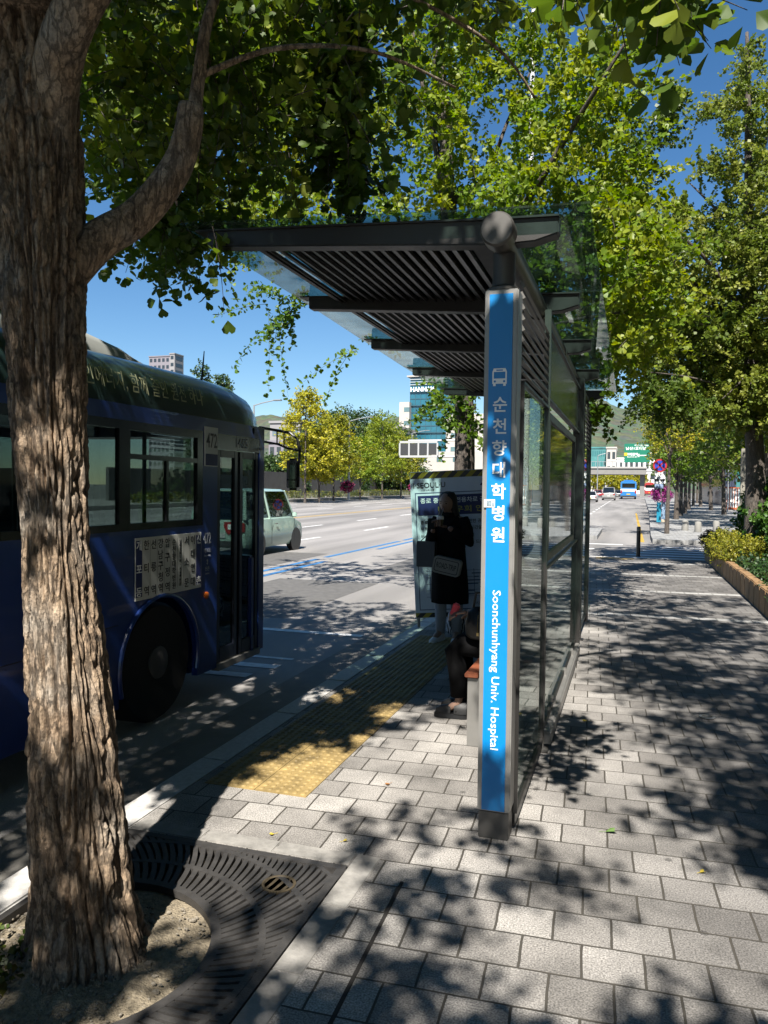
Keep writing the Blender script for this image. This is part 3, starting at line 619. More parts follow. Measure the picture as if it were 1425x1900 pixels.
# lettering, plates
txt('1465', .12, M('pale_lettering', (.5, .55, .62), .5), (X+.005, 6.16, 2.0), ROT_E, body, 'lettering', fit=.20, fith=.085)
pl = MB().bb((X-.002, 5.52, 1.78), (X+.012, 5.72, 2.10)).build('number_plate', M('plate_white', (.62, .63, .62), .5), BUS)
MB().bb((X+.0125, 5.525, 1.785), (X+.0138, 5.715, 1.88)).build('plate_base', NAVY, pl)
txt('472', .16, M('grey_ink', (.10, .10, .11), .5), (X+.0135, 5.62, 1.99), ROT_E, pl, 'lettering', fit=.17, fith=.12, bold=.01)
rb = MB().bb((X+.002, 4.60, .80), (X+.010, 5.47, 1.245)).build('route_board', M('route_white', (.60, .61, .57), .5, 0, .04, 5), BUS, .002)
xr = X+.0112; cols = ['개포동', '한티역', '선릉역', '강남구청역', '압구정역', '순천향대학병원', '남대문세무서·서울백병원', '서소문', '이대연대', '신촌']
kd, kw, ln = [], [], MB()
for i, s in enumerate(cols):
    u = -.395+i*.0875; n = len(s); sz = min(.075, .34/n*1.15)
    for j, ch in enumerate(s):
        z = 1.19-(.33 if n > 1 else 0)*j/(n-1)-.0; (kw if i in (0, 9) else kd).append(L(ch, sz, u, z-1.02, 'CENTER', None, None, .012))
    if 0 < i < 9: rect(ln, 0, 1, 0, 1) if False else ln.add([(xr, 5.035+u+.043, .84), (xr, 5.035+u+.046, .84), (xr, 5.035+u+.046, 1.22), (xr, 5.035+u+.043, 1.22)], [(0, 1, 2, 3)])
for u in (-.395, -.395+9*.0875): MB().bb((X+.0101, 5.035+u-.036, .825), (X+.0112, 5.035+u+.036, 1.225)).build('end_column', NAVY, rb)
txt('', 0, INKB, (xr, 5.035, 1.02), ROT_E, rb, 'lettering', lines=kd); txt('', 0, INKW, (xr+.0006, 5.035, 1.02), ROT_E, rb, 'lettering', lines=kw); ln.build('divider', M('grey_ink', (.1, .1, .11)), rb)
txt('', 0, M('pale_lettering', (.5, .55, .62), .5), (X+.003, 5.575, 0), ROT_E, body, 'lettering', lines=[L('472', .12, 0, 1.19, 'CENTER', .115, .09, .01), L('개포동', .04, 0, 1.09), L('Gaepo-dong', .02, 0, 1.045), L('↕', .04, 0, .995), L('신촌', .04, 0, .94), L('Sinchon', .02, 0, .90)])
MB().lathe([(.03, 0), (.03, .012), (.018, .02)], (X, 5.56, .72), 14, Matrix.Rotation(pi/2, 3, 'Y')).build('side_marker', M('amber_lens', (.55, .13, .02), .25), BUS)
sm_ = MB(); sm_.bb((X-.002, 4.2, .66), (X+.003, 4.42, .664)); sm_.bb((X-.002, 1.5, .60), (X+.003, 4.2, .604)); sm_.build('panel_seam', BLACK, body)
rim = MB(); rim.tube([(X+.004, WY+WR*cos(q), WZ+WR*sin(q)) for q in np.linspace(-.3, pi+.3, 30)], .018, 8); rim.build('arch_trim', BB, body)
for cy in (WY, -1.2):
    for x, s_ in ((X-.16, 1), (X-BW+.16, -1)):
        w = MB(); Mx = Matrix.Rotation(s_*pi/2, 3, 'Y')
        w.lathe([(.26, -.13), (.42, -.13), (.445, -.09), (.445, .09), (.42, .13), (.27, .13)], (x, cy, WZ), 32, Mx); wo = w.build('wheel', RUBBER, BUS)
        h = MB(); h.lathe([(.265, .128), (.255, .10), (.20, .07), (.13, .08), (.12, .14), (.05, .15)], (x, cy, WZ), 24, Mx)
        for k in range(8): q = 2*pi*k/8; h.ball((x+s_*.085, cy+.16*cos(q), WZ+.16*sin(q)), .016, 6, 4)
        h.build('rim', M('dark_rim', (.14, .135, .13), .5, .5), wo)
        MB().prism([(cy-.56, .02), (cy-.56, .86), (cy+.56, .86), (cy+.56, .02)], 0, x-s_*.5, x-s_*.52).build('wheel_housing', BLACK, BUS)
# mirror on its looped arm
mr = MB(); P = lambda px, py: at(px, py, 6.85)
mr.tube([Vector((BX-.05, 6.6, P(497, 797).z)), P(510, 798), P(538, 803), P(552, 815), P(556, 835), P(555, 860)], .014, 8)
mr.tube([Vector((BX-.05, 6.6, P(497, 821).z)), P(515, 824), P(534, 832), P(556, 836)], .011, 8)
mr.tube([P(514, 799), P(514, 823)], .007, 6); mr.tube([P(527, 801), P(527, 829)], .007, 6)
mo = mr.build('mirror_arm', BLACK, BUS)
c = P(544, 880); mh = MB(); mh.box((c.x, c.y, c.z), (.135, .07, .31)); mho = mh.build('mirror', BLACK, mo, .03, seg=3)
MB().bb((c.x-.052, c.y-.037, c.z-.05), (c.x+.052, c.y-.0352, c.z+.135)).bb((c.x-.05, c.y-.037, c.z-.135), (c.x+.05, c.y-.0352, c.z-.06)).build('mirror_glass', M('mirror_silver', (.75, .77, .8), .03, 1.0), mho, .0)
# inside: seats, poles, floor, driver's cab
st = M('seat_cloth', (.03, .05, .12), .8)
for k in range(6):
    for x in (X-.45, X-BW+.45):
        yy = 3.5-k*1.0; MB().bb((x-.38, yy, .62), (x+.38, yy+.42, .70)).bb((x-.38, yy-.08, .70), (x+.38, yy, 1.42)).build('passenger_seat', st, BUS, .03)
for x, y in ((X-.55, 5.5), (X-.85, 4.4), (X-1.6, 4.4), (X-.85, 2.4), (X-1.6, 2.4)): MB().cyl((x, y, .16), (x, y, 2.2), .018, 10).build('grab_pole', M('pole_yellow', (.3, .3, .28), .3, .6), BUS)
MB().bb((X-2.3, 5.3, .15), (X-1.5, 5.34, 1.75)).build('cab_partition', BLACK, BUS); MB().bb((X-2.2, 5.5, .6), (X-1.6, 6.0, .72)).bb((X-2.2, 5.42, .72), (X-1.6, 5.52, 1.5)).build('driver_seat', st, BUS, .04)
MB().bb((X-2.35, 6.15, .15), (X-1.3, 6.5, 1.0)).build('dashboard', BLACK, BUS, .05)
# ---------------------------------------------------------------- trees
def bark_mat(name, c1, c2, sc=1.0, bump=.9):
    m, t, N, b = nodes(name); lk = t.links.new
    tc = N('ShaderNodeTexCoord'); mp = N('ShaderNodeMapping'); mp.inputs['Scale'].default_value = (1*sc, 1*sc, .22*sc); lk(tc.outputs['Object'], mp.inputs[0])
    n1 = N('ShaderNodeTexNoise'); n1.inputs['Scale'].default_value = 26; n1.inputs['Detail'].default_value = 8; n1.inputs['Roughness'].default_value = .7; n1.inputs['Distortion'].default_value = .6; lk(mp.outputs[0], n1.inputs[0])
    n2 = N('ShaderNodeTexNoise'); n2.inputs['Scale'].default_value = 90; n2.inputs['Detail'].default_value = 5; lk(tc.outputs['Object'], n2.inputs[0])
    r = N('ShaderNodeValToRGB'); r.color_ramp.elements[0].position = .33; r.color_ramp.elements[1].position = .66; r.color_ramp.elements[0].color = (*c1, 1); r.color_ramp.elements[1].color = (*c2, 1); lk(n1.outputs[0], r.inputs[0])
    mr = N('ShaderNodeMapRange'); mr.inputs[1].default_value = .3; mr.inputs[2].default_value = .7; mr.inputs[3].default_value = .7; mr.inputs[4].default_value = 1.25; lk(n2.outputs[0], mr.inputs[0])
    mp2 = N('ShaderNodeMapping'); mp2.inputs['Scale'].default_value = (sc, sc, .30*sc); lk(tc.outputs['Object'], mp2.inputs[0])
    wv = N('ShaderNodeVectorMath', operation='MULTIPLY_ADD'); wv.inputs[1].default_value = (.05, .05, .05); lk(n1.outputs['Color'], wv.inputs[0]); lk(mp2.outputs[0], wv.inputs[2])
    vo = N('ShaderNodeTexVoronoi', feature='DISTANCE_TO_EDGE'); vo.inputs['Scale'].default_value = 30; lk(wv.outputs[0], vo.inputs[0])
    ck = N('ShaderNodeMapRange'); ck.inputs[2].default_value = .10; ck.inputs[3].default_value = .6; lk(vo.outputs['Distance'], ck.inputs[0])
    n4 = N('ShaderNodeTexNoise'); n4.inputs['Scale'].default_value = 5; n4.inputs['Detail'].default_value = 5; lk(tc.outputs['Object'], n4.inputs[0])
    gr4 = N('ShaderNodeMapRange'); gr4.inputs[1].default_value = .5; gr4.inputs[2].default_value = .68; gr4.inputs[4].default_value = .55; lk(n4.outputs[0], gr4.inputs[0])
    gm4 = N('ShaderNodeMix', data_type='RGBA'); gm4.inputs['B'].default_value = (c2[0]*.72, c2[0]*.68, c2[0]*.60, 1); lk(gr4.outputs[0], gm4.inputs['Factor']); lk(r.outputs[0], gm4.inputs['A'])
    pm4 = N('ShaderNodeMath', operation='MULTIPLY'); lk(mr.outputs[0], pm4.inputs[0]); lk(ck.outputs[0], pm4.inputs[1])
    v = N('ShaderNodeVectorMath', operation='SCALE'); lk(gm4.outputs['Result'], v.inputs[0]); lk(pm4.outputs[0], v.inputs['Scale']); lk(v.outputs[0], b.inputs['Base Color'])
    b.inputs['Roughness'].default_value = .9
    ad = N('ShaderNodeMath', operation='MULTIPLY_ADD'); ad.inputs[1].default_value = .35; lk(n2.outputs[0], ad.inputs[0]); lk(n1.outputs[0], ad.inputs[2]); ad2 = N('ShaderNodeMath', operation='MULTIPLY_ADD'); ad2.inputs[1].default_value = .9; lk(ck.outputs[0], ad2.inputs[0]); lk(ad.outputs[0], ad2.inputs[2]); ad = ad2
    bp = N('ShaderNodeBump'); bp.inputs['Strength'].default_value = bump; bp.inputs['Distance'].default_value = .02; lk(ad.outputs[0], bp.inputs['Height']); lk(bp.outputs[0], b.inputs['Normal'])
    return m
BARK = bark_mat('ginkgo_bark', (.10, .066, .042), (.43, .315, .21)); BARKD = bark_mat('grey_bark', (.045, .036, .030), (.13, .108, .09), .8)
def nz(a): a = np.asarray(a, float); return a/np.maximum(1e-9, np.linalg.norm(a, axis=-1, keepdims=True))
def leaf_mesh(P, U, Nn, size, tint, lod=0):
    """fan-shaped ginkgo leaves: P base, U axis, Nn normal"""
    U = nz(U); A = nz(np.cross(U, Nn)); Nn = np.cross(A, U)
    T = [(0, 0, 0), (-.25, .27, .05), (-.52, .60, .10), (-.42, .87, .09), (-.16, .98, .04), (0, .80, -.04), (.16, .98, .04), (.42, .87, .09), (.52, .60, .10), (.25, .27, .05)] if lod == 0 else [(0, 0, 0), (-.5, .62, .08), (0, .95, -.04), (.5, .62, .08)]
    T = np.array(T); k = len(T); n = len(P)
    V = P[:, None, :]+size[:, None, None]*(T[None, :, 0, None]*A[:, None, :]+T[None, :, 1, None]*U[:, None, :]+T[None, :, 2, None]*Nn[:, None, :])
    F = np.array([[0, 3, 2, 1], [0, 5, 4, 3], [0, 7, 6, 5], [0, 9, 8, 7]]) if lod == 0 else np.array([[0, 3, 2, 1]])
    F = (np.arange(n)[:, None, None]*k+F[None]).reshape(-1, 4)
    return V.reshape(-1, 3), F, np.repeat(tint, k)
def twigs(path, r0, r1):
    """path (n, m, 3) -> three-sided tapering tubes"""
    n, m, _ = path.shape; d = nz(np.gradient(path, axis=1)); a = nz(np.cross(d, np.array([.31, .2, .93]))); b = np.cross(d, a)
    r = np.linspace(r0, r1, m)[None, :, None, None]; q = np.array([0, 2.094, 4.189])
    V = path[:, :, None, :]+r*(a[:, :, None, :]*np.cos(q)[None, None, :, None]+b[:, :, None, :]*np.sin(q)[None, None, :, None])
    i = np.arange(n)[:, None, None]*m*3+np.arange(m-1)[None, :, None]*3+np.arange(3)[None, None, :]
    j = np.arange(n)[:, None, None]*m*3+np.arange(m-1)[None, :, None]*3+((np.arange(3)+1) % 3)[None, None, :]
    F = np.stack([i, j, j+3, i+3], -1).reshape(-1, 4); return V.reshape(-1, 3), F
def shoots(starts, dirs, length, nodes_=9, per=4, size=.065, droop=.25, tint=(.2, .8), spread=.045, lod=0, tw=.004):
    """long shoots with short spurs of leaves -> (leaf V,F,tint), (twig V,F)"""
    n = len(starts); starts = np.asarray(starts, float); dirs = nz(dirs); length = np.asarray(length, float)*np.ones(n)
    t = np.linspace(0, 1, 6); side = nz(rng.normal(size=(n, 3)))*.12
    def pos(tt): return starts[:, None, :]+length[:, None, None]*(dirs[:, None, :]*tt[None, :, None]+side[:, None, :]*(tt**2)[None, :, None]-np.array([0, 0, droop])*(tt**2)[None, :, None])
    TV, TF = twigs(pos(t), tw, tw*.35)
    tn = np.linspace(.06, 1, nodes_); Q = pos(tn).reshape(-1, 3); Q = np.repeat(Q, per, 0); m = len(Q)
    out = rng.normal(size=(m, 3)); out[:, 2] += .25; out = nz(out)
    P = Q+out*rng.uniform(.2, 1, (m, 1))*spread
    U = nz(out+rng.normal(size=(m, 3))*.4+np.array([0, 0, -.25])); Nn = nz(rng.normal(size=(m, 3))*.75+np.array([.0, -.25, .8]))
    sz = size*rng.uniform(.6, 1.2, m); ti = np.repeat(rng.uniform(tint[0], tint[1], n), nodes_*per)+rng.normal(0, .08, m)
    return leaf_mesh(P, U, Nn, sz, np.clip(ti, 0, 1), lod), (TV, TF)
def foliage(name, parts, mats, parent):
    Vs, Fs, Ts, Ms = [], [], [], []; off = 0
    for (V, F, T), tw in parts:
        Vs.append(V); Fs.append(F+off); Ts.append(T); Ms.append(np.zeros(len(F), int)); off += len(V)
        if tw is not None:
            Vs.append(tw[0]); Fs.append(tw[1]+off); Ts.append(np.zeros(len(tw[0]))); Ms.append(np.ones(len(tw[1]), int)); off += len(tw[0])
    V = np.concatenate(Vs); F = np.concatenate(Fs); T = np.concatenate(Ts); mi = np.concatenate(Ms)
    V = V-np.array(origin(parent))[None] if parent else V
    me = bpy.data.meshes.new(name); me.vertices.add(len(V)); me.vertices.foreach_set('co', V.astype('f4').ravel())
    me.loops.add(F.size); me.loops.foreach_set('vertex_index', F.astype('i4').ravel())
    me.polygons.add(len(F)); me.polygons.foreach_set('loop_start', np.arange(0, F.size, 4, dtype='i4'))
    me.polygons.foreach_set('material_index', mi.astype('i4'))
    a = me.attributes.new('tint', 'FLOAT', 'POINT'); a.data.foreach_set('value', T.astype('f4')); me.update(); me.validate()
    o = bpy.data.objects.new(name, me); COL.objects.link(o)
    for m in mats: me.materials.append(m)
    if parent: o.parent = parent
    return o
def in_poly(pts, poly):
    x, y = pts[:, 0], pts[:, 1]; c = np.zeros(len(pts), bool); n = len(poly)
    for i in range(n):
        (x1, y1), (x2, y2) = poly[i], poly[(i+1) % n]
        k = ((y1 > y) != (y2 > y)); c ^= k & (x < (x2-x1)*(y-y1)/((y2-y1) or 1e-9)+x1)
    return c
cxv, cyv, cfv = np.array(CX), np.array(CY), np.array(CF)
def spread_pts(poly, Y, n, gaps=()):
    """n points of the region of space seen in `poly`, between the distances Y[0] and Y[1]"""
    poly = np.array(poly, float); lo, hi = poly.min(0), poly.max(0); out = []
    while len(out) < n:
        p = rng.uniform(lo, hi, (n*2, 2)); k = in_poly(p, poly)
        for g in gaps: k &= (((p[:, 0]-g[0])/g[2])**2+((p[:, 1]-g[1])/g[3])**2) > 1
        out += list(p[k])
    p = np.array(out[:n]); d = cxv*((p[:, 0:1]-712.5)/FPX)+cyv*((950-p[:, 1:2])/FPX)+cfv
    yy = rng.uniform(Y[0], Y[1], (n, 1)); return np.array([0, 0, H])+d*(yy/d[:, 1:2])
def limb(mb, pts, r0, r1, n=9):
    P = [Vector(p) for p in pts]; Q = []; m = 5
    for i in range(len(P)-1):
        for k in range(m):
            t = k/m; a, b, c, d = P[max(0, i-1)], P[i], P[i+1], P[min(len(P)-1, i+2)]
            Q.append(.5*((2*b)+(c-a)*t+(2*a-5*b+4*c-d)*t*t+(3*b-a-3*c+d)*t**3))
    Q.append(P[-1]); L_ = len(Q)
    mb.tube(Q, [r0+(r1-r0)*(i/(L_-1)) for i in range(L_)], n)
def blob_pts(c, r, n):
    v = nz(rng.normal(size=(n, 3)))*(rng.uniform(0, 1, (n, 1))**.38); return np.array(c)+v*np.array(r), v
G1 = leafmat('ginkgo_green', [(.06, .12, .018), (.12, .20, .026), (.30, .35, .045)], .45)
G2 = leafmat('ginkgo_yellow_green', [(.085, .18, .02), (.19, .30, .028), (.35, .40, .035)], .46)
G3 = leafmat("ginkgo_fresh_green", [(.085, .145, .022), (.19, .26, .04), (.34, .37, .07)], .42)
G4 = leafmat('ginkgo_yellow', [(.20, .24, .02), (.40, .38, .02), (.58, .48, .02)], .35)
# ---- near ginkgo: trunk with furrowed bark as real relief
T1 = thing('ginkgo_tree', 'thick near trunk with furrowed brown bark and green leaves hanging over the bus', 'tree', (-1.77, 2.2, -.02), group='ginkgo street trees')
def near_trunk():
    prof = [(-.06, -1.765, .205), (.03, -1.765, .180), (.2, -1.785, .168), (.7, -1.83, .158), (1.43, -1.915, .117), (1.75, -1.95, .128), (2.09, -1.985, .145), (2.38, -2.02, .165), (2.75, -2.07, .18), (3.1, -2.12, .195), (3.35, -2.15, .21)]
    z = np.array([p[0] for p in prof]); nz_, na = 560, 230; zz = np.linspace(-.06, 3.35, nz_); cxs = np.interp(zz, z, [p[1] for p in prof]); rr = np.interp(zz, z, [p[2] for p in prof])
    vs = []
    for i, h in enumerate(zz):
        for k in range(na):
            q = 2*pi*k/na; c, s = cos(q), sin(q)
            p = (c*2.1, s*2.1, h*.55); w = mnoise.noise((c*1.5+4, s*1.5, h*1.3))
            f = mnoise.noise((c*4.6+w*.6, s*4.6+w*.6, h*2.1+w)); f2 = mnoise.noise((c*9+9, s*9, h*8.5+w*1.2)); f3 = mnoise.noise((c*26, s*26, h*30))
            rid = 1-abs(f)*4.2; rid2 = 1-abs(f2)*3.6
            d = -.030*max(0, rid)**1.3-.015*max(0, rid2)**1.3+.005*f3+.012*mnoise.noise(p)+.006*max(-.6, min(.6, f*3))
            fl = .035*max(0, (.25-h)/.3)**1.5*(1+.8*cos(q*5+1)) if h < .25 else 0
            r = rr[i]+d+fl-.012*min(1, max(0, h-.3)/.5); vs.append((cxs[i]+c*r, 2.2+.012*h*h+s*r, h))
    fs = [(i*na+k, i*na+(k+1) % na, (i+1)*na+(k+1) % na, (i+1)*na+k) for i in range(nz_-1) for k in range(na)]
    return vs, fs
tm = MB(); v_, f_ = near_trunk(); tm.add(v_, f_)
limb(tm, [(-2.0, 2.25, 2.26), (-1.90, 2.40, 2.50), (-1.80, 2.53, 2.64), (-1.69, 2.60, 2.82), (-1.645, 2.62, 2.96), (-1.63, 2.62, 3.07)], .078, .047, 20)
limb(tm, [(-1.635, 2.635, 2.98), (-1.62, 2.66, 3.2), (-1.60, 2.72, 3.5), (-1.53, 2.9, 3.9), (-1.4, 3.2, 4.3)], .030, .012, 8)
limb(tm, [(-1.70, 2.62, 2.80), (-1.80, 2.75, 2.9), (-1.9, 2.9, 2.93), (-2.0, 3.1, 2.9)], .013, .005, 6); limb(tm, [(-1.62, 2.66, 3.2), (-1.4, 2.9, 3.4), (-1.1, 3.2, 3.5), (-.8, 3.5, 3.45)], .014, .005, 6); limb(tm, [(-1.58, 2.8, 3.7), (-1.2, 3.3, 3.9), (-.7, 3.8, 3.8), (-.5, 4.0, 3.6)], .014, .005, 6); limb(tm, [(-1.62, 2.66, 3.3), (-1.9, 3.2, 3.6), (-2.2, 3.9, 3.6), (-2.4, 4.3, 3.4)], .014, .005, 6)
limb(tm, [(-2.08, 2.36, 2.5), (-1.97, 2.27, 2.98), (-1.79, 2.2, 3.24), (-1.58, 2.3, 3.5), (-1.1, 2.7, 4.0), (-.4, 3.4, 4.6), (.5, 4.0, 5.2)], .095, .03, 16)
limb(tm, [(-2.05, 2.25, 3.25), (-2.1, 2.3, 4.2), (-2.2, 2.3, 5.5), (-2.3, 2.4, 7)], .2, .07, 16)
limb(tm, [(-2.05, 2.25, 3.3), (-2.7, 3.0, 4.0), (-3.3, 4.2, 4.6), (-3.6, 5.5, 4.9)], .10, .03); limb(tm, [(-2.1, 2.3, 4.2), (-1.9, 3.6, 4.7), (-1.7, 5.0, 5.2)], .09, .025)
limb(tm, [(-2.1, 2.3, 3.8), (-2.6, 1.4, 4.8), (-3.2, .5, 5.4)], .09, .03)
limb(tm, [(-2.1, 2.3, 3.6), (-3.0, 2.2, 4.6), (-4.2, 2.2, 5.2)], .1, .03)
tm.build('trunk', BARK, T1, 0, 180)
curtain = [(135, -60), (760, -60), (700, 60), (665, 170), (650, 280), (625, 350), (560, 360), (480, 320), (400, 365), (365, 400), (345, 490), (300, 490), (230, 430), (150, 370), (135, 200)]
gaps = [(690, 120, 40, 70), (560, 330, 25, 25)]
st = spread_pts(curtain, (3.2, 6.2), 690, gaps)
dr = rng.normal(size=(len(st), 3))*.6+np.array([.0, .1, -.55]); ln_ = rng.uniform(.22, .5, len(st)); st = st+np.array([0, 0, .22])+rng.normal(size=st.shape)*np.array([.16, .1, .1])
parts = [shoots(st, dr, ln_, 9, 3, .062, .25, (.2, 1), .05)]
strand = spread_pts([(590, 60), (665, 80), (665, 300), (640, 385), (600, 340)], (3.6, 4.2), 45); parts.append(shoots(strand+np.array([0, 0, .25]), np.tile([.05, 0, -1.], (45, 1))+rng.normal(size=(45, 3))*.15, .42, 10, 4, .066, .1, (.1, .5), .05))
lobe = spread_pts([(220, 410), (340, 420), (345, 490), (310, 500), (250, 450)], (3.6, 4.6), 34); parts.append(shoots(lobe+np.array([0, 0, .15]), rng.normal(size=(34, 3))*.5+np.array([.3, 0, -.5]), .34, 8, 4, .062, .2, (.15, .6), .05))
# twigs of the near tree that reach over the camera at the top of the picture
top = spread_pts([(1000, -80), (1290, -80), (1275, 60), (1210, 75), (1150, 20), (1060, 20), (1010, 0)], (2.0, 2.9), 46); top = np.concatenate([top, spread_pts([(760, -80), (960, -80), (950, 60), (880, 70), (800, 60)], (3.6, 4.6), 24)]); parts.append(shoots(top+np.array([0, 0, .12]), rng.normal(size=(70, 3))*.6+np.array([.3, .1, -.4]), .24, 6, 3, .064, .2, (.2, .9), .045))
# higher crown, which shades the bus, the trunk and the shelter
for c, r, n in (((-2.6, 1.0, 7.4), (2.0, 1.4, 1.0), 60), ((-3.6, 1.2, 5.2), (1.6, 1.9, .9), 260), ((-3.4, -.6, 5.0), (1.5, 1.6, .9), 240), ((-3.2, .6, 5.0), (.9, 1.0, .7), 100), ((-1.2, 4.2, 6.4), (1.2, 1.1, .7), 50), ((-4.6, 3.8, 5.3), (1.5, 2.0, 1), 240)):
    p, v = blob_pts(c, r, n); parts.append(shoots(p, v+rng.normal(size=(n, 3))*.5, rng.uniform(.3, .6, n), 8, 4, .075, .3, (.2, .8), .06, 1))
foliage('crown', parts, [G1, BARKD], T1)
# ---- unseen tree behind the photographer, leaf clusters placed to shade the foreground
T0 = thing('ginkgo_tree', 'unseen ginkgo behind the viewpoint, leaf clusters placed to throw dappled shade on the front pavement', 'tree', (-1.8, -5.8, 0), group='ginkgo street trees')
tm = MB(); limb(tm, [(-1.8, -5.8, -.05), (-1.8, -5.75, 1.5), (-1.75, -5.7, 3.2), (-1.7, -5.5, 5), (-1.6, -5.4, 7.5)], .2, .07, 16)
def shade(X, Y, z): return Vector((X, Y, 0))+S*(z/S.z)
pats = [(.55, 1.85, .5, 5.0, 85), (-.05, 1.75, .45, 5.2, 75), (.2, 2.2, .3, 5.2, 34), (-.6, 2.0, .36, 5.4, 48), (1.1, 2.4, .42, 5.2, 60), (.75, 2.5, .16, 5.0, 8), (-.85, 2.6, .24, 5.4, 16),
        (.75, 4.0, .38, 5.5, 50), (1.2, 4.6, .5, 5.8, 70), (.35, 3.95, .2, 5.4, 9), (.45, 4.35, .25, 5.5, 12), (1.1, 5.8, .6, 6.0, 52), (.4, 5.6, .3, 6.2, 16), (.9, 7.2, .7, 6.2, 80), (.2, 6.8, .4, 6.4, 34), (1.0, 8.8, .7, 6.4, 80), (.1, 8.2, .4, 6.5, 36), (.2, 9.6, .6, 6.5, 60), (1.0, 10.3, .7, 6.6, 72), (.75, 5.1, .35, 5.9, 30), (1.2, 6.4, .4, 6.0, 36), (.15, 7.6, .35, 6.3, 22), (.8, 9.6, .4, 6.5, 30), (.3, 11.4, .6, 6.6, 44), (1.1, 12.4, .6, 6.6, 36), (0, 7.3, .4, 6.2, 26), (.6, 6.3, .35, 6.2, 18), (-.1, 10.6, .4, 6.6, 22),
        (-1.0, 3.35, .2, 5.8, 10), (-.62, 3.1, .16, 5.8, 8), (-.35, 3.3, .14, 5.6, 6), (-1.35, 2.25, .28, 5.0, 20), (-1.75, 4.9, .16, 5.9, 8), (-1.3, 5.3, .16, 6.2, 6), (-2.95, 4.6, .6, 5.8, 70), (-3.0, 3.2, .5, 5.6, 50), (-1.8, 1.65, .22, 5.0, 22), (-2.1, 1.9, .2, 5.0, 16)]
parts = []
for X, Y, r, z, n in pats:  # leaf clusters set along the sun rays over ground to be shaded
    c = shade(X, Y, z); p, v = blob_pts(c, (r, r, r*.7), n); parts.append(shoots(p, v+rng.normal(size=(n, 3))*.6, .26, 6, 4, .072, .2, (.2, .8), .05, 1))
def hit(pt, h): return Vector(pt)+S*((h-pt[2])/S.z)   # where the sun ray to a point meant to be shaded passes height h
spots = [((-2.05, 2.03, 1.98), 4.4, .07, 5), ((-2.0, 2.03, 1.72), 4.4, .05, 3), ((-2.08, 2.05, 2.42), 5.2, .22, 40), ((-1.92, 2.05, 2.42), 5.0, .09, 14), ((-2.12, 2.05, 2.75), 5.4, .24, 60), ((-1.93, 2.05, 2.75), 5.2, .1, 20), ((-2.15, 2.05, 3.1), 5.6, .3, 80), ((-1.88, 2.05, 3.1), 5.4, .16, 36), ((-1.6, 2.2, 3.4), 5.8, .35, 70), ((-1.7, 2.6, 2.65), 5.3, .22, 36), ((-1.85, 2.0, .62), 4.4, .12, 12), ((-1.80, 2.0, .33), 4.6, .13, 9), ((-1.65, 2.0, .15), 4.4, .12, 7), ((-1.7, 2.6, 2.9), 5.2, .3, 36), ((-1.88, 2.45, 2.52), 5.0, .12, 20), ((-1.66, 2.62, 2.95), 5.2, .12, 22), ((-1.62, 2.66, 3.35), 5.6, .15, 26), ((-1.95, 2.25, 3.05), 5.4, .16, 30), ((-1.75, 2.2, 3.3), 5.6, .15, 26), ((-1.3, 3.0, 3.5), 5.8, .2, 26),
         ((-.57, 3.5, 2.22), 5.0, .10, 9), ((-.57, 3.5, 2.08), 5.0, .07, 7), ((-.55, 3.5, 1.92), 4.6, .03, 2), ((-.55, 3.5, .22), 4.6, .12, 7), ((-.6, 3.45, 2.76), 5.5, .08, 4), ((-1.0, 3.5, 2.8), 5.6, .25, 20), ((-1.5, 3.5, 2.85), 5.6, .3, 34), ((-1.9, 3.5, 2.9), 5.6, .25, 20), ((-1.1, 4.3, 2.9), 6, .5, 50), ((-1.0, 6, 2.9), 6.4, .9, 120), ((-1.0, 8, 2.9), 6.4, .9, 120)]
for pt, h, r, n in spots:  # clusters set sunward of trunk, sign and roof to shade them
    c = hit(pt, h); p, v = blob_pts(c, (r, r, r), n); parts.append(shoots(p, v+rng.normal(size=(n, 3))*.6, .2, 5, 4, .07, .2, (.2, .8), .045, 1))
for c, r, n in (((-1.8, -7.2, 6.0), (3.2, 2.0, 2.0), 420), ((.8, -7.6, 5.6), (1.8, 1.8, 1.8), 170), ((-1.6, -5.2, 4.6), (2.6, 1.0, .8), 130)):  # crown bulk added to hold back sky light from behind
    p, v = blob_pts(c, r, n); parts.append(shoots(p, v+rng.normal(size=(n, 3))*.5, .5, 8, 4, .085, .3, (.2, .8), .07, 1))
tm.build('trunk', BARKD, T0, 0, 180); foliage('crown', parts, [G1, BARKD], T0)
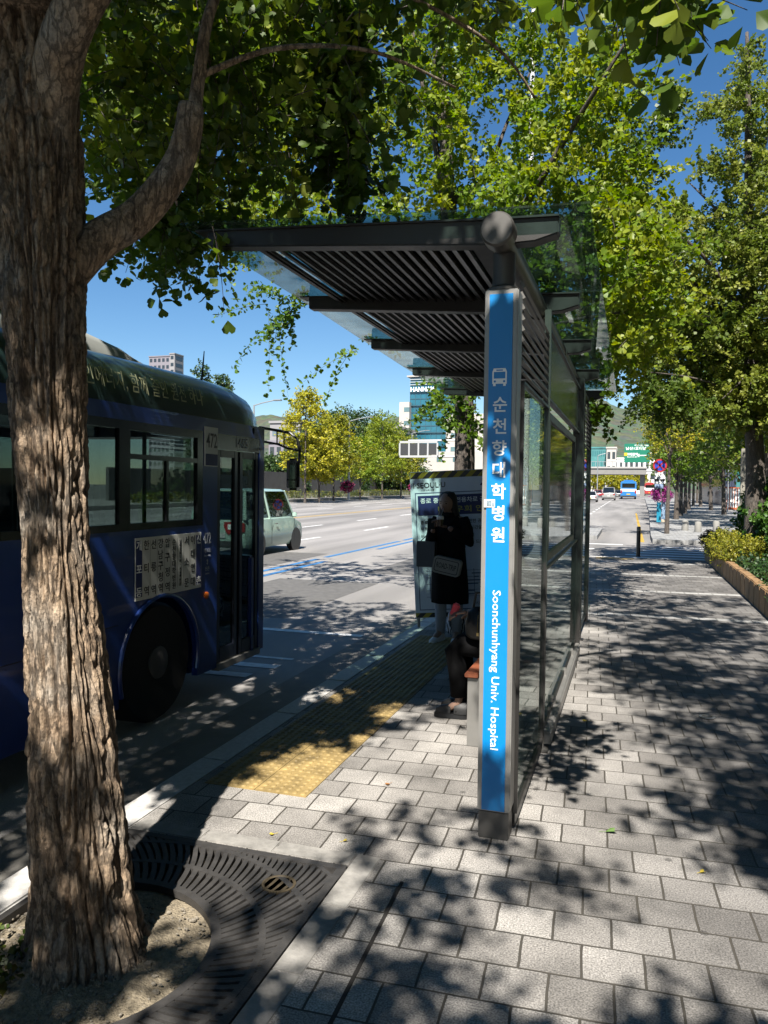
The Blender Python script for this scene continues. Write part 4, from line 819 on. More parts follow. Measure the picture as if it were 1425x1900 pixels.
# ---- second ginkgo, behind the notice board: yellow green crown over the shelter
X2 = at(861, 860, 11.4).x
T2 = thing('ginkgo_tree', 'dark trunk behind the notice board with a bright yellow green crown over the shelter roof', 'tree', (X2, 11.4, 0), group='ginkgo street trees')
tm = MB(); A = lambda px, py, Y=11.4: at(px, py, Y)
limb(tm, [(X2-.02, 11.4, -.05), A(862, 860), A(860, 720), A(846, 520), A(834, 400), A(828, 280), A(822, 180), A(808, 60), A(798, -120)], .165, .06, 14)
for pts, r in (([A(846, 540), A(820, 360), A(805, 250), A(780, 140), A(760, 20)], .07), ([A(850, 560), A(810, 520), A(760, 440), A(700, 340, 11.0), A(670, 280, 10.6)], .05), ([A(862, 640), A(930, 450, 10.6), A(1000, 340, 10.0), A(1060, 240, 9.6), A(1110, 160, 9.2), A(1160, 80, 9.0)], .06), ([A(834, 380), A(900, 330, 11.8), A(940, 230, 12.2), A(990, 120, 12.5)], .055),
               ([A(860, 700), A(930, 640, 10.4), A(1040, 600, 9.6), A(1150, 580, 9.2)], .05), ([A(850, 620), A(700, 560, 11), A(600, 470, 10.6), A(520, 440, 10)], .05), ([A(860, 690), A(900, 620, 13), A(1000, 500, 14), A(1080, 430, 14.5)], .05), ([A(828, 250), A(790, 160, 12), A(730, 60, 12.5)], .05)):
    limb(tm, pts, r, r*.25, 8)
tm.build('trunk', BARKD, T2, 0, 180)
parts = []; LOD = 0
def mass(poly, Y, n, gaps_=(), size=.070, ln=(.4, .95), ti=(.1, .9), nn=12, per=4, bias=(0, -.1, .15), lod=1, sp=.045, dr=.3):
    n = max(3, int(n*(.74 if LOD == 0 else .85)))
    p = spread_pts(poly, Y, n, gaps_); parts.append(shoots(p, rng.normal(size=(n, 3))*.7+np.array(bias), rng.uniform(*(ln if LOD == 0 else (.25, .55)), n), nn, per, size, dr, ti, sp, LOD))
mass([(760, -100), (900, -100), (890, 120), (880, 270), (900, 400), (760, 420), (680, 380), (700, 250), (670, 200), (700, 130), (760, 60)], (9.8, 12.6), 330, [(800, 130, 16, 40), (850, 330, 14, 30), (700, 370, 18, 20), (740, 250, 22, 60), (880, 200, 25, 35), (770, 340, 25, 30), (730, 330, 20, 30), (930, 60, 30, 60)], ti=(.3, 1))
mass([(940, 210), (1010, 130), (1080, 90), (1150, 90), (1170, 200), (1130, 260), (1170, 330), (1120, 420), (900, 420), (880, 330), (960, 300)], (9.2, 12.6), 360, [(1050, 250, 16, 26), (960, 250, 14, 18), (1110, 180, 14, 20), (1005, 190, 16, 28), (910, 300, 18, 20), (1090, 330, 22, 25)], ti=(.35, 1))
mass([(870, 60), (960, 20), (1020, 60), (1000, 130), (930, 150), (880, 110)], (10.6, 12.5), 60, [(930, 90, 20, 30)], ti=(.2, .9))
mass([(380, 345), (560, 300), (640, 380), (700, 420), (560, 420), (400, 432), (350, 400)], (9.5, 12), 130, [(600, 330, 30, 30), (440, 340, 30, 20)], ti=(.4, 1))
mass([(1090, 420), (1180, 350), (1230, 420), (1240, 560), (1200, 640), (1150, 690), (1115, 640), (1100, 500)], (8.6, 12.5), 300, [(1150, 610, 10, 20)], ti=(.4, 1))
mass([(900, 420), (1110, 420), (1130, 700), (960, 640)], (10, 13.0), 260, ti=(.1, .7)); mass([(820, 700), (890, 740), (880, 800), (800, 790)], (11, 12), 36, ti=(.0, .4))
mass([(480, 560), (545, 545), (575, 590), (520, 620)], (10.0, 11), 12, ti=(.0, .4)); mass([(655, 620), (670, 620), (670, 655), (655, 655)], (10.5, 11), 3, ti=(.0, .4)); mass([(515, 545), (550, 550), (545, 612), (515, 605)], (10, 10.6), 8, ti=(0, .4), bias=(0, 0, -.8))
mass([(1085, 740), (1120, 745), (1150, 800), (1140, 805), (1100, 770), (1098, 800), (1085, 800)], (9.5, 10.4), 9, ti=(.2, .7), bias=(0, 0, -.8), ln=(.15, .3))
for c, r, n in (((X2-2.2, 10.4, 6.5), (2.4, 2.6, 2.2), 260), ((X2-.5, 10.5, 9.8), (2.2, 2.2, 1.2), 190), ((-5.5, 9.4, 5.0), (1.6, 2.0, 1.0), 70), ((-4.6, 6.2, 6.2), (1.2, 1.6, .8), 80)):
    p, v = blob_pts(c, r, n); k = [] if False else None
    # keep the open sky between the two trees: nothing below 34 degrees on the road side
    el = np.degrees(np.arctan2(p[:, 2]-H, np.hypot(p[:, 0], p[:, 1]))); p, v = p[el > 36], v[el > 36]
    parts.append(shoots(p, v+rng.normal(size=(len(p), 3))*.5, .45, 8, 4, .075, .3, (.2, .9), .06, 1))
foliage('crown', parts, [G2, BARKD], T2)
# ---- ginkgo in the planter on the right
X3, Y3 = 2.42, 17.2
T3 = thing('ginkgo_tree', 'tall green ginkgo standing among the planter shrubs at the right edge', 'tree', (X3, Y3, .1), group='ginkgo street trees')
tm = MB(); A = lambda px, py, Y=17.2: at(px, py, Y)
limb(tm, [(X3, Y3, .0), A(1402, 880), A(1396, 760), A(1394, 600), A(1390, 400), A(1388, 200), A(1386, 60)], .22, .03, 12)
for pts, r in (([A(1396, 760), A(1340, 720, 16.5), A(1280, 700, 16), A(1200, 690, 15.5)], .035), ([A(1396, 740), A(1440, 700), A(1500, 640)], .05), ([A(1394, 620), A(1320, 560, 16.5), A(1250, 480, 16)], .06), ([A(1392, 520), A(1440, 420), A(1490, 330)], .05), ([A(1390, 460), A(1330, 390, 17), A(1280, 340, 17)], .045), ([A(1394, 650), A(1380, 700, 16.5), A(1340, 740, 16)], .03), ([A(1394, 600), A(1300, 470, 15.6), A(1200, 400, 15)], .05)):
    limb(tm, pts, r, r*.25, 8)
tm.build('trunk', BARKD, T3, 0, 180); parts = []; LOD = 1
gp = [(1245, 560, 14, 22), (1290, 480, 12, 18), (1180, 580, 14, 22), (1330, 620, 12, 16), (1240, 680, 16, 10), (1300, 360, 28, 30), (1250, 420, 18, 20), (1400, 320, 14, 20)]
mass([(1372, 70), (1400, 75), (1425, 150), (1460, 330), (1480, 480), (1340, 480), (1330, 330), (1350, 210)], (16, 18.6), 330, [(1335, 300, 22, 24), (1350, 130, 16, 20)], .075, ti=(.3, .9))
mass([(1300, 200), (1360, 185), (1365, 210), (1310, 225)], (16.4, 17.5), 22, ti=(.3, .8)); mass([(1290, 300), (1350, 300), (1350, 330), (1290, 325)], (16.4, 17.5), 26, ti=(.3, .8))
mass([(1215, 390), (1290, 350), (1340, 420), (1480, 430), (1490, 640), (1180, 640), (1170, 520)], (15.6, 19), 900, gp, .075, ti=(.25, 1))
mass([(1160, 590), (1490, 620), (1490, 790), (1400, 790), (1300, 750), (1200, 755), (1160, 745), (1185, 700), (1140, 650)], (16.4, 19.6), 900, [(1168, 715, 30, 26), (1245, 690, 16, 9), (1395, 680, 10, 40)], .078, ti=(.1, .9))
mass([(1330, 690), (1425, 680), (1490, 700), (1490, 790), (1330, 775), (1280, 755)], (16, 18), 230, [(1390, 740, 12, 20)], .078, ti=(.5, 1)); mass([(1190, 725), (1260, 715), (1310, 765), (1210, 765)], (14, 15.4), 130, ti=(0, .35))
mass([(1270, 140), (1285, 150), (1235, 260), (1180, 330), (1150, 320), (1200, 250)], (12.6, 13.4), 60, ti=(0, .2), size=.07)
for c, r, n in (((6.8, 14.5, 6.0), (1.8, 3.0, 2.3), 240), ((3.2, 20.2, 6.2), (2.6, 2.0, 2.6), 300)):
    p, v = blob_pts(c, r, n); parts.append(shoots(p, v+rng.normal(size=(n, 3))*.5, .5, 8, 4, .08, .3, (.2, .9), .06, 1))
foliage('crown', parts, [G3, BARKD], T3)
# ---------------------------------------------------------------- planter, shrubs, bollards
def gpt(px, py, z=0):
    d = ray(px, py); t = (z-H)/d.z; return Vector((d.x*t, d.y*t, z))
OCH = M('ochre_concrete', (.36, .215, .10), .85, 0, .35, 5, .4, 70)
pw = MB(); PX = 1.72
path = [(PX, 8.0), (PX, 10), (PX, 13), (PX, 16), (PX, 19), (PX+.03, 20.2), (PX+.3, 20.9), (PX+.9, 21.25), (PX+1.8, 21.3), (PX+4, 21.3)]
path = [(PX, y) for y in np.arange(3.0, 20.1, .48)]+path[5:]
for i in range(len(path)-1):
    a, b = Vector((*path[i], 0)), Vector((*path[i+1], 0)); d = b-a; n = Vector((d.y, -d.x, 0)).normalized(); c = (a+b)/2+n*.07
    pw.box((c.x, c.y, .02), (.14, d.length-(.012 if i < 36 else -.02), .62+random.uniform(-.012, .012)), Matrix.Rotation(math.atan2(d.y, d.x)-pi/2, 3, 'Z'))
tag(pw.build('planter_wall', OCH, None, .012), 'low ochre concrete planter edge curving along the right side of the pavement', 'planter wall')
sl2 = MB(); sl2.add([(1.84, 2.8, .24), (8, 2.8, .6), (8, 21.0, .6), (2.4, 21.1, .26), (1.84, 20.2, .24)], [(0, 1, 2, 3, 4)]); tag(raw('planting_soil', sl2, SOIL))
def shrub(name, label, cat, c, r, n, cols, size, leafn=14, ln=.28, up=.6, lod=1, group=None, stems=True, per=3, asp=1.0):
    t = thing(name, label, cat, (c[0], c[1], c[2]), group=group); p, v = blob_pts((c[0], c[1], c[2]+r[2]*.9), r, n); p[:, 2] = np.maximum(p[:, 2], c[2]+.05)
    f = foliage('foliage', [shoots(p-np.array([0, 0, ln*.3]), v*.8+rng.normal(size=(n, 3))*.3+np.array([0, 0, up]), ln, leafn, per, size, .05, (.1, .9), .03, lod, .003)], [cols, BARKD], t)
    if stems:
        m = MB()
        for k in range(6): q = rng.uniform(0, 6.28); m.tube([(c[0]+.06*cos(q), c[1]+.06*sin(q), c[2]-.05), (c[0]+r[0]*.4*cos(q), c[1]+r[1]*.4*sin(q), c[2]+r[2]*.8), (c[0]+r[0]*.6*cos(q), c[1]+r[1]*.6*sin(q), c[2]+r[2]*1.5)], [.014, .010, .004], 5)
        m.build('stem', BARKD, t)
    return t
SY = leafmat('yellow_shrub', [(.14, .17, .015), (.28, .28, .022), (.40, .36, .04)], .25); SG = leafmat('green_shrub', [(.03, .09, .012), (.07, .17, .02), (.12, .24, .035)], .3); SD = leafmat('dark_groundcover', [(.018, .05, .012), (.03, .08, .018), (.06, .12, .03)], .25)
SBR = leafmat('bronze_shrub', [(.05, .05, .02), (.09, .08, .03), (.14, .1, .04)], .2)
for i, (c, r, n, lab) in enumerate((((2.05, 17.6, .24), (.42, .6, .27), 330, 'golden yellow leaved shrub in the planter, behind the dark green groundcover'), ((2.1, 16.1, .24), (.45, .65, .25), 330, 'golden yellow leaved shrub spilling over the middle of the ochre planter edge'), ((2.15, 18.9, .24), (.40, .55, .24), 230, 'golden yellow leaved shrub nearest the rounded far end of the planter'))):
    shrub('yellow_shrub', lab, 'shrub', c, r, n, SY, .034, group='yellow shrubs along the planter edge', ln=.2, leafn=11)
shrub('bronze_shrub', 'small dark bronze leaved shrub at the rounded far corner of the planter', 'shrub', (2.0, 20.2, .24), (.3, .4, .22), 110, SBR, .04, ln=.2)
for c, r, n, lab in (((3.1, 17.0, .3), (.75, .9, .72), 420, 'tall bright green broad leaved shrub just behind the yellow shrubs'), ((3.3, 15.2, .3), (.75, .9, .66), 420, 'bright green broad leaved shrub nearest the right edge of the picture'), ((3.1, 19.3, .3), (.6, .7, .80), 330, 'tall upright green shrub at the far end of the planter'), ((4.4, 18.0, .4), (.9, 1.2, .85), 330, 'large green shrub deep in the planter behind the other shrubs')):
    shrub('green_shrub', lab, 'shrub', c, r, n, SG, .085, 9, .32, .7, 0, 'green shrubs in the planter', per=3)
gcv = [shoots(np.column_stack([rng.uniform(1.9, 4.2, 2900), rng.uniform(3.2, 15.6, 2900), np.full(2900, .27)]), rng.normal(size=(2900, 3))*.5+np.array([0, 0, .9]), rng.uniform(.12, .34, 2900), 6, 3, .055, .1, (0, 1), .03, 1, .003)]
tag(foliage('ground_cover', gcv, [SD, BARKD], None), 'dark green ground cover filling the near part of the planter', 'ground cover', None, 'stuff')
# weeds at the foot of the near trunk
WEED = leafmat('weed_green', [(.05, .09, .015), (.10, .15, .025), (.20, .18, .04)], .3); n = 90
wp = np.column_stack([rng.uniform(-2.2, -1.86, n), rng.uniform(1.75, 2.15, n), np.full(n, -.04)])
tag(foliage('weed', [shoots(wp, rng.normal(size=(n, 3))*.5+np.array([0, 0, 1.]), rng.uniform(.04, .12, n), 4, 2, .03, .15, (0, 1), .012, 1, .0015)], [WEED, BARKD], None), 'tufts of grass and weeds at the foot of the near trunk', 'weeds', None, 'stuff')
b0 = gpt(1184, 1033); bo = thing('bollard', 'slim black steel bollard with pale reflective ring at the end of the pavement', 'bollard', b0)
MB().lathe([(.06, 0), (.06, .01), (.048, .012), (.048, .70), (.046, .735), (.02, .745)], b0, 24).build('post', M('bollard_black', (.02, .02, .022), .35), bo); MB().lathe([(.0485, .64), (.0495, .642), (.0495, .672), (.0485, .674)], b0, 24).lathe([(.0485, .70), (.0495, .702), (.0495, .712), (.0485, .714)], b0, 24).build('reflective_ring', LTGREY, bo)
for (px, py, lab) in ((1271, 977, 'short round pale stone bollard nearest the thin street tree'), (1295, 987, 'short round pale stone bollard standing nearest, between the other two'), (1329, 976, 'short round pale stone bollard closest to the shrubs')):
    p = gpt(px, py, .01); y = 34.0; p = Vector((p.x*y/p.y, y, .014)) if py < 980 else p
    tag(MB().lathe([(.13, 0), (.135, .02), (.125, .36), (.11, .40), (.05, .42)], p, 24).build('stone_bollard', M('pale_granite', (.36, .35, .32), .8, 0, .12, 40), None, 0, 40), lab, 'bollard', 'stone bollards on the far pavement')
# fallen leaves
LEAFY = M('fallen_yellow', (.55, .42, .05), .6); LEAFG = M('fallen_green', (.12, .22, .05), .6); LEAFO = M('fallen_brown', (.35, .16, .05), .7)
for px, py, m, lab, s in ((1133, 1543, LEAFG, 'green fallen leaf lying on the sunlit pavers right of the blue sign', .055), (1303, 1618, LEAFY, 'small yellow fallen leaf on the pavers at the right', .03), (1086, 1338, LEAFY, 'yellow fallen leaf on the bright patch beside the glass wall', .04), (720, 1455, LEAFO, 'small brown fallen leaf on the pavers before the bench', .03), (505, 1548, LEAFY, 'tiny yellow fallen leaf just beyond the tree grate', .025), (640, 1560, LEAFY, 'thin yellow fallen leaf near the corner of the grate', .025)):
    p = gpt(px, py, .006); q = random.uniform(0, 6.28); R = Matrix.Rotation(q, 3, 'Z'); mb = MB()
    mb.add([p+R @ Vector(v)*s for v in ((0, -.5, .02), (-.45, .15, .12), (-.3, .5, .2), (0, .35, .03), (.3, .5, .1), (.45, .15, .2))], [(0, 3, 2, 1), (0, 5, 4, 3)]); mb.tube([p+R @ Vector((0, -.5, .02))*s, p+R @ Vector((.1, -1.1, .1))*s], .0012, 4)
    tag(mb.build('fallen_leaf', m, None, 0, 0), lab, 'leaf', 'fallen leaves on the pavement')
# ---------------------------------------------------------------- vehicles
CG = glass('car_glass', (.16, .19, .18), .10); CGD = M('dark_car_glass', (.012, .015, .017), .06, 0, spec=.8)
TL = M('tail_light', (.45, .015, .015), .2); HL = M('head_light', (.7, .72, .75), .1); PLY = M('plate_yellow', (.75, .55, .06), .5); PLW = M('plate_pale', (.7, .7, .68), .5); ALU = M('alloy', (.5, .5, .5), .3, .8)
def car(name, label, cat, loc, Ln, Wd, Ht, col, box=False, plate=PLW, group=None, rz=0.0, detail=False):
    t = thing(name, label, cat, loc, rz, group); pm_ = M('paint_%.2f_%.2f_%.2f' % col, col, .25, 0, coat=.6)
    hw, hl = Wd/2, Ln/2; belt = Ht*(.56 if box else .62)
    if box: ST = [(-hl, .32, belt*.93, .90), (-hl+.06, .24, belt, .96), (-hl+.4, .2, belt, 1), (hl-1.0, .2, belt, 1), (hl-.75, .2, belt*.97, .99), (hl-.2, .22, belt*.80, .95), (hl, .30, belt*.62, .84)]; cab = (-hl+.03, -hl+.16, hl-1.18, hl-.70)
    else: ST = [(-hl, .34, belt*.86, .80), (-hl+.12, .26, belt*.98, .92), (-hl+.7, .2, belt, 1), (hl-1.7, .2, belt, 1), (hl-1.1, .2, belt*.93, .98), (hl-.25, .22, belt*.78, .90), (hl, .32, belt*.60, .74)]; cab = (-hl+.35, -hl+1.15, hl-2.2, hl-1.25)
    secs = []
    for y, zb, zt, k in ST:
        w = hw*k; secs.append([(-w*.92, y, zb), (-w, y, zb+.12), (-w, y, zb+(zt-zb)*.55), (-w*.955, y, zt-.03), (-w*.90, y, zt), (w*.90, y, zt), (w*.955, y, zt-.03), (w, y, zb+(zt-zb)*.55), (w, y, zb+.12), (w*.92, y, zb)])
    b = MB().loft(secs).build('body', pm_, t, 0, 40, False)
    a0, a1, a2, a3 = cab; zb, zt = belt-.02, Ht-.05; wb, wt = hw*.90, hw*(.80 if box else .70)
    V = [(-wb, a0, zb), (wb, a0, zb), (wb, a3, zb), (-wb, a3, zb), (-wt, a1, zt), (wt, a1, zt), (wt, a2, zt), (-wt, a2, zt)]
    MB().add(V, [(0, 1, 5, 4), (1, 2, 6, 5), (2, 3, 7, 6), (3, 0, 4, 7)]).build('window', CG if detail else CGD, t, 0, 0, False)
    rf = MB(); rf.loft([[(-wt-.015, y, zt-.01), (-wt*.9, y, zt+.045*k), (0, y, zt+.06*k), (wt*.9, y, zt+.045*k), (wt+.015, y, zt-.01)] for y, k in ((a1-.05, .3), (a1+.1, 1), (a2-.1, 1), (a2+.05, .4))])
    def pil(f0, f1, w):
        for s in (-1, 1): rf.tube([(s*(wb+.004), a0+(a3-a0)*f0, zb), (s*(wt+.004), a1+(a2-a1)*f1, zt)], [w, w*.8], 6)
    pil(0.0, 0.0, .055 if box else .05); pil(1, 1, .035); pil(.47, .45, .04)
    if box: pil(.22, .2, .05)
    rf.build('roof', pm_, t, 0, 40, False)
    r = .29 if Ht < 1.8 else .33
    for y in (-hl+Ln*.19, hl-Ln*.19):
        for s in (-1, 1):
            Mx = Matrix.Rotation(s*pi/2, 3, 'Y'); c = (s*(hw-.10), y, r)
            wo = MB().lathe([(r*.62, -.09), (r*.95, -.09), (r, -.06), (r, .075), (r*.94, .10), (r*.66, .10)], c, 20, Mx).build('wheel', RUBBER, t, 0, 35, False)
            h = MB(); h.lathe([(r*.66, .085), (r*.6, .06), (r*.2, .07), (r*.16, .095), (.02, .10)], c, 20, Mx)
            for k in range(5):
                q = 2*pi*k/5; h.box((c[0]+s*.075, y+cos(q)*r*.38, r+sin(q)*r*.38), (.03, .05, r*.5), Matrix.Rotation(pi/2-q, 3, 'X'))
            h.build('rim', ALU, wo, 0, 35, False)
            MB().lathe([(r*1.16, -.02), (r*1.16, .101)], c, 20, Mx).build('wheel_arch', BLACK, t, 0, 35, False)
    zb_ = belt*.93
    for s in (-1, 1):
        MB().box((s*hw*.82, -hl-.0, zb_-.14), (hw*.22, .06, .24 if box else .13)).build('tail_light', TL, t, .015, world=False); MB().box((s*hw*.70, hl-.08, belt*.60), (hw*.3, .2, .13)).build('head_light', HL, t, .03, world=False)
        MB().box((s*(hw+.07), a3-.25 if box else a3-.45, belt+.05), (.12, .08, .12)).build('mirror', pm_, t, .02, world=False)
    MB().box((0, -hl-.015, belt*.58), (.36 if not box else .42, .02, .13)).build('licence_plate', plate, t, world=False)
    MB().box((0, -hl-.0, .33), (hw*1.7, .07, .16)).build('bumper', M('bumper_grey', (.06, .06, .06), .5), t, .02, world=False)
    if detail:
        d = MB()
        for yy in (a0+(a3-a0)*.47, a0+.62, a3-.12):
            for s in (-1, 1): d.box((s*(hw+.0005), yy, .26+(belt-.3)/2), (.006, .012, belt-.32))
        d.build('door_seam', BLACK, t, 0, 0, False)
        for yy in (a0+(a3-a0)*.56, a0+.75): MB().box((hw+.012, yy, belt-.16), (.025, .14, .03)).build('door_handle', LTGREY, t, .008, world=False)
        sh = MB(); sh.prism([(-.02-.13, .0), (-.02-.13, .12), (.11, .12), (.11, 0), (.06, -.12), (-.02, -.19), (-.10, -.12)], 1, 0, -.012)
        e = sh.build('emblem', RED, t, world=False); e.location = (hw*.42, -hl-.02, belt*.80)
        e2 = MB().box((0, -.016, .0), (.09, .006, .13)).build('emblem_mark', WHITE, e, world=False)
        MB().lathe([(.07, 0), (.07, .006)], (0, -hl-.012, belt*.86), 14, Matrix.Rotation(pi/2, 3, 'X') @ Matrix.Scale(.6, 3, (0, 1, 0))).build('badge', ALU, t, world=False)
    return t
car('compact_car', 'mint green boxy compact car with red tailgate shield, seen beyond the bus doors', 'car', (-9.7, 18.7, -.15), 3.6, 1.6, 1.70, (.50, .70, .60), True, PLW, None, 0, True)
p = gpt(772, 976, -.15); car('white_car', 'white small car half hidden behind the notice board', 'car', (p.x+.75, p.y+2.0, -.15), 3.9, 1.7, 1.62, (.72, .72, .71), True, PLW)
def far_xy(px, Y): d = ray(px, 912); return d.x*Y/d.y
for px, Y, a, lab in ((1096, 104, (4.6, 1.8, 1.42, (.62, .64, .66)), 'silver white saloon with a yellow plate, nearest car in the far traffic'), (1110, 150, (4.6, 1.8, 1.45, (.42, .03, .04)), 'red saloon driving in the far traffic'), (1089, 168, (4.6, 1.8, 1.45, (.12, .18, .36)), 'blue saloon at the left of the far traffic'), (1146, 150, (4.6, 1.8, 1.45, (.06, .06, .065)), 'dark car between the silver minivan and the blue bus')):
    car('saloon_car', lab, 'car', (far_xy(px, Y), Y, zg(Y)-.15), *a, False, PLY if Y == 104 else PLW, 'cars in the far traffic')
car('minivan', 'silver grey minivan driving left of the far blue bus', 'van', (far_xy(1130, 122), 122, zg(122)-.15), 5.1, 1.92, 1.95, (.42, .42, .41), True)
def far_bus(name, label, px, Y, col, top, group):
    x, z = far_xy(px, Y), zg(Y)-.15; t = thing(name, label, 'bus', (x, Y, z), 0, group); pm_ = M('paint_%.2f_%.2f_%.2f' % col, col, .3, coat=.4)
    bp = [(-1.25, .3), (1.25, .3), (1.25, 2.75), (1.12, 3.0), (-1.12, 3.0), (-1.25, 2.75)]
    MB().prism(bp, 1, 0, 10.5).build('body', pm_, t, .08, world=False); M_ = M('bus_white', (.7, .72, .74), .4)
    MB().bb((-1.256, -.006, 1.25), (1.256, 10.4, 1.75) if not top else (1.256, 10.4, 2.1)).build('white_band', M_, t, .05, world=False)
    MB().bb((-1.02, -.02, 1.9), (1.02, .01, 2.62)).build('rear_window', CGD, t, .03, world=False); MB().bb((1.24, .6, 1.75), (1.262, 9.5, 2.55)).bb((-1.262, .6, 1.75), (-1.24, 9.5, 2.55)).build('window', CGD, t, world=False)
    MB().bb((-.8, 2.5, 3.0), (.8, 5.2, 3.22)).build('roof_unit', pm_, t, .06, world=False); MB().bb((-.3, -.03, .75), (.3, .0, .92)).build('licence_plate', PLY, t, world=False)
    MB().bb((-1.2, -.04, .35), (1.2, .0, .6)).build('bumper', M('bumper_grey', (.06, .06, .06), .5), t, .02, world=False)
    for s in (-1, 1):
        MB().bb((s*1.22, -.03, 1.0), (s*1.0, .0, 1.5)).build('tail_light', TL, t, world=False)
        for yy in (2.6, 8.2): MB().lathe([(.2, -.14), (.48, -.14), (.5, -.1), (.5, .1), (.47, .14), (.2, .14)], (s*1.12, yy, .5), 18, Matrix.Rotation(s*pi/2, 3, 'Y')).build('wheel', RUBBER, t, world=False)
far_bus('far_bus', 'light blue city bus with a white band seen from behind in the far traffic', 1166, 134, (.04, .25, .62), False, 'buses in the far traffic')
far_bus('far_bus', 'red and white bus beyond the blue bus, below the footbridge', 1206, 190, (.52, .06, .06), True, 'buses in the far traffic')
# ---------------------------------------------------------------- tow-away sign, flower pole, cyan board
YS_ = 41.0; xs_ = at(1227, 900, YS_).x; zf = .02+zg(YS_)
TS = thing('traffic_sign', 'round blue and red no parking sign above a white tow-away plate on a pole', 'road sign', (xs_, YS_, zf)); zt_ = lambda py: at(1225, py, YS_).z
MB().cyl((xs_, YS_, zf), (xs_, YS_, zt_(852)), .04, 10).build('pole', LTGREY, TS)
Mr = Matrix.Rotation(pi/2, 3, 'X'); dz = zt_(864); dx = at(1224.5, 864, YS_).x
d_ = MB().lathe([(.335, 0), (.335, .02), (.02, .021)], (dx, YS_-.05, dz), 28, Mr).build('sign_disc', RED, TS)
MB().lathe([(.25, .0215), (.25, .024)], (dx, YS_-.05, dz), 28, Mr).build('disc_centre', M('sign_blue', (.02, .06, .5), .4), d_)
xb = MB()
for a in (pi/4, -pi/4): xb.box((dx, YS_-.078, dz), (.56, .004, .06), Matrix.Rotation(a, 3, 'Y'))
xb.build('cross_bar', RED, d_)
pp = MB().bb((at(1215, 870, YS_).x, YS_-.07, zt_(897)), (at(1235, 870, YS_).x, YS_-.05, zt_(874))).build('tow_plate', WHITE, TS)
txt('견인지역', .2, INKB, (dx, YS_-.075, zt_(879)), ROT_S, pp, 'lettering', fit=.5, fith=.2, bold=.015)
tk = MB(); zk = zt_(892); tk.bb((dx-.24, YS_-.078, zk), (dx-.04, YS_-.072, zk+.10)).bb((dx+.02, YS_-.078, zk), (dx+.25, YS_-.072, zk+.08)); tk.tube([(dx-.12, YS_-.075, zk+.1), (dx+.03, YS_-.075, zk+.22)], .015, 4)
for u in (-.2, -.08, .07, .2): tk.lathe([(.035, 0), (.035, .006)], (dx+u, YS_-.072, zk-.01), 10, Mr)
tk.build('tow_symbol', INKB, pp)
MB().bb((dx-.22, YS_-.07, zt_(906)), (dx+.18, YS_-.05, zt_(898))).build('notice_plate', M('pale_blue', (.3, .4, .6), .5), TS)
FP = thing('flower_stand', 'pale blue post carrying a basket of pink petunias beside the cyan board', 'flower stand', (at(1230, 971, YS_).x, YS_+.4, zf)); fx = at(1230, 950, YS_).x
MB().lathe([(.17, 0), (.14, .15), (.12, .2), (.12, 1.05), (.2, 1.1)], (fx, YS_+.4, zf), 18).build('post', M('pale_blue_paint', (.35, .5, .7), .5), FP)
PINK = leafmat('pink_petunia', [(.42, .03, .28), (.6, .08, .42), (.7, .18, .5)], .3); fc = at(1230, 916, YS_); p, v = blob_pts((fc.x, YS_+.3, fc.z), (.5, .4, .32), 160)
foliage('flowers', [shoots(p, v, .12, 4, 4, .07, .3, (0, 1), .05, 1, .003)], [PINK, BARKD], FP); p, v = blob_pts((fc.x-.1, YS_+.3, fc.z+.35), (.35, .3, .15), 50); foliage('foliage', [shoots(p, v, .12, 4, 4, .07, .3, (0, 1), .05, 1, .003)], [SG, BARKD], FP)
MB().bb((fx-.17, YS_+.2, zf), (fx+.17, YS_+.6, zf+.14)).build('foot', M('orange_foot', (.7, .6, .45), .6), FP, .02)
cb = MB(); c0 = at(1222, 955, YS_); cb.bb((c0.x-.10, YS_-.2, zf), (c0.x+.10, YS_-.14, zf+1.0)); tag(cb.build('cyan_board', M('cyan_paint', (.01, .32, .50), .5), None, .02), 'upright cyan board standing on the kerb in front of the pale blue post', 'board')
# ---------------------------------------------------------------- far trees
def far_tree(label, x, y, h, cw, mat, n=220, base=.3, size=.16, ti=(.1, .9), lean=0, cone=.5, tr=.14, group='street trees in the distance', z0=None, name='street_tree', cb=None):
    z0 = zg(y) if z0 is None else z0; t = thing(name, label, 'tree', (x, y, z0), group=group); m = MB()
    limb(m, [(x, y, z0-.1), (x+lean*.3, y, z0+h*.35), (x+lean, y, z0+h*.93)], tr, .02, 7)
    zs = rng.beta(1.5, 1.6 if cone < .6 else 1.3, n); hh = base+(1-base)*zs; rad_ = cw*np.clip(np.sin(np.pi*np.clip(zs*.92+.06, 0, 1))**.6*(1-cone*zs), .05, 1)
    q = rng.uniform(0, 2*pi, n); rr = rad_*rng.uniform(0, 1, n)**.42*(1+.25*np.sin(q*3+x)+.2*np.sin(zs*14+q*2)); P = np.column_stack([x+lean*zs+rr*np.cos(q), y+rr*np.sin(q), z0+h*hh]); D = np.column_stack([np.cos(q), np.sin(q), rng.uniform(.0, 1.1, n)])
    for k in range(7):
        i = rng.integers(n); c = P[i]; m.tube([(x+lean*.4, y, z0+h*max(base*.8, hh[i]-.2)), ((x+c[0])/2, (y+c[1])/2, c[2]-h*.04), tuple(c)], [tr*.35, tr*.2, .012], 5)
    m.build('trunk', BARKD, t, 0, 60)
    foliage('crown', [shoots(P, D+rng.normal(size=(n, 3))*.3, cw*.42, 7, 4, size, .25, ti, size*.8, 1, .012)], [mat, BARKD], t); return t
isl = slab('traffic_island', [(-2.9, 28.6), (-1.1, 28.6), (-1.1, 34), (-2.9, 34)], .0, PAVE2, .2)
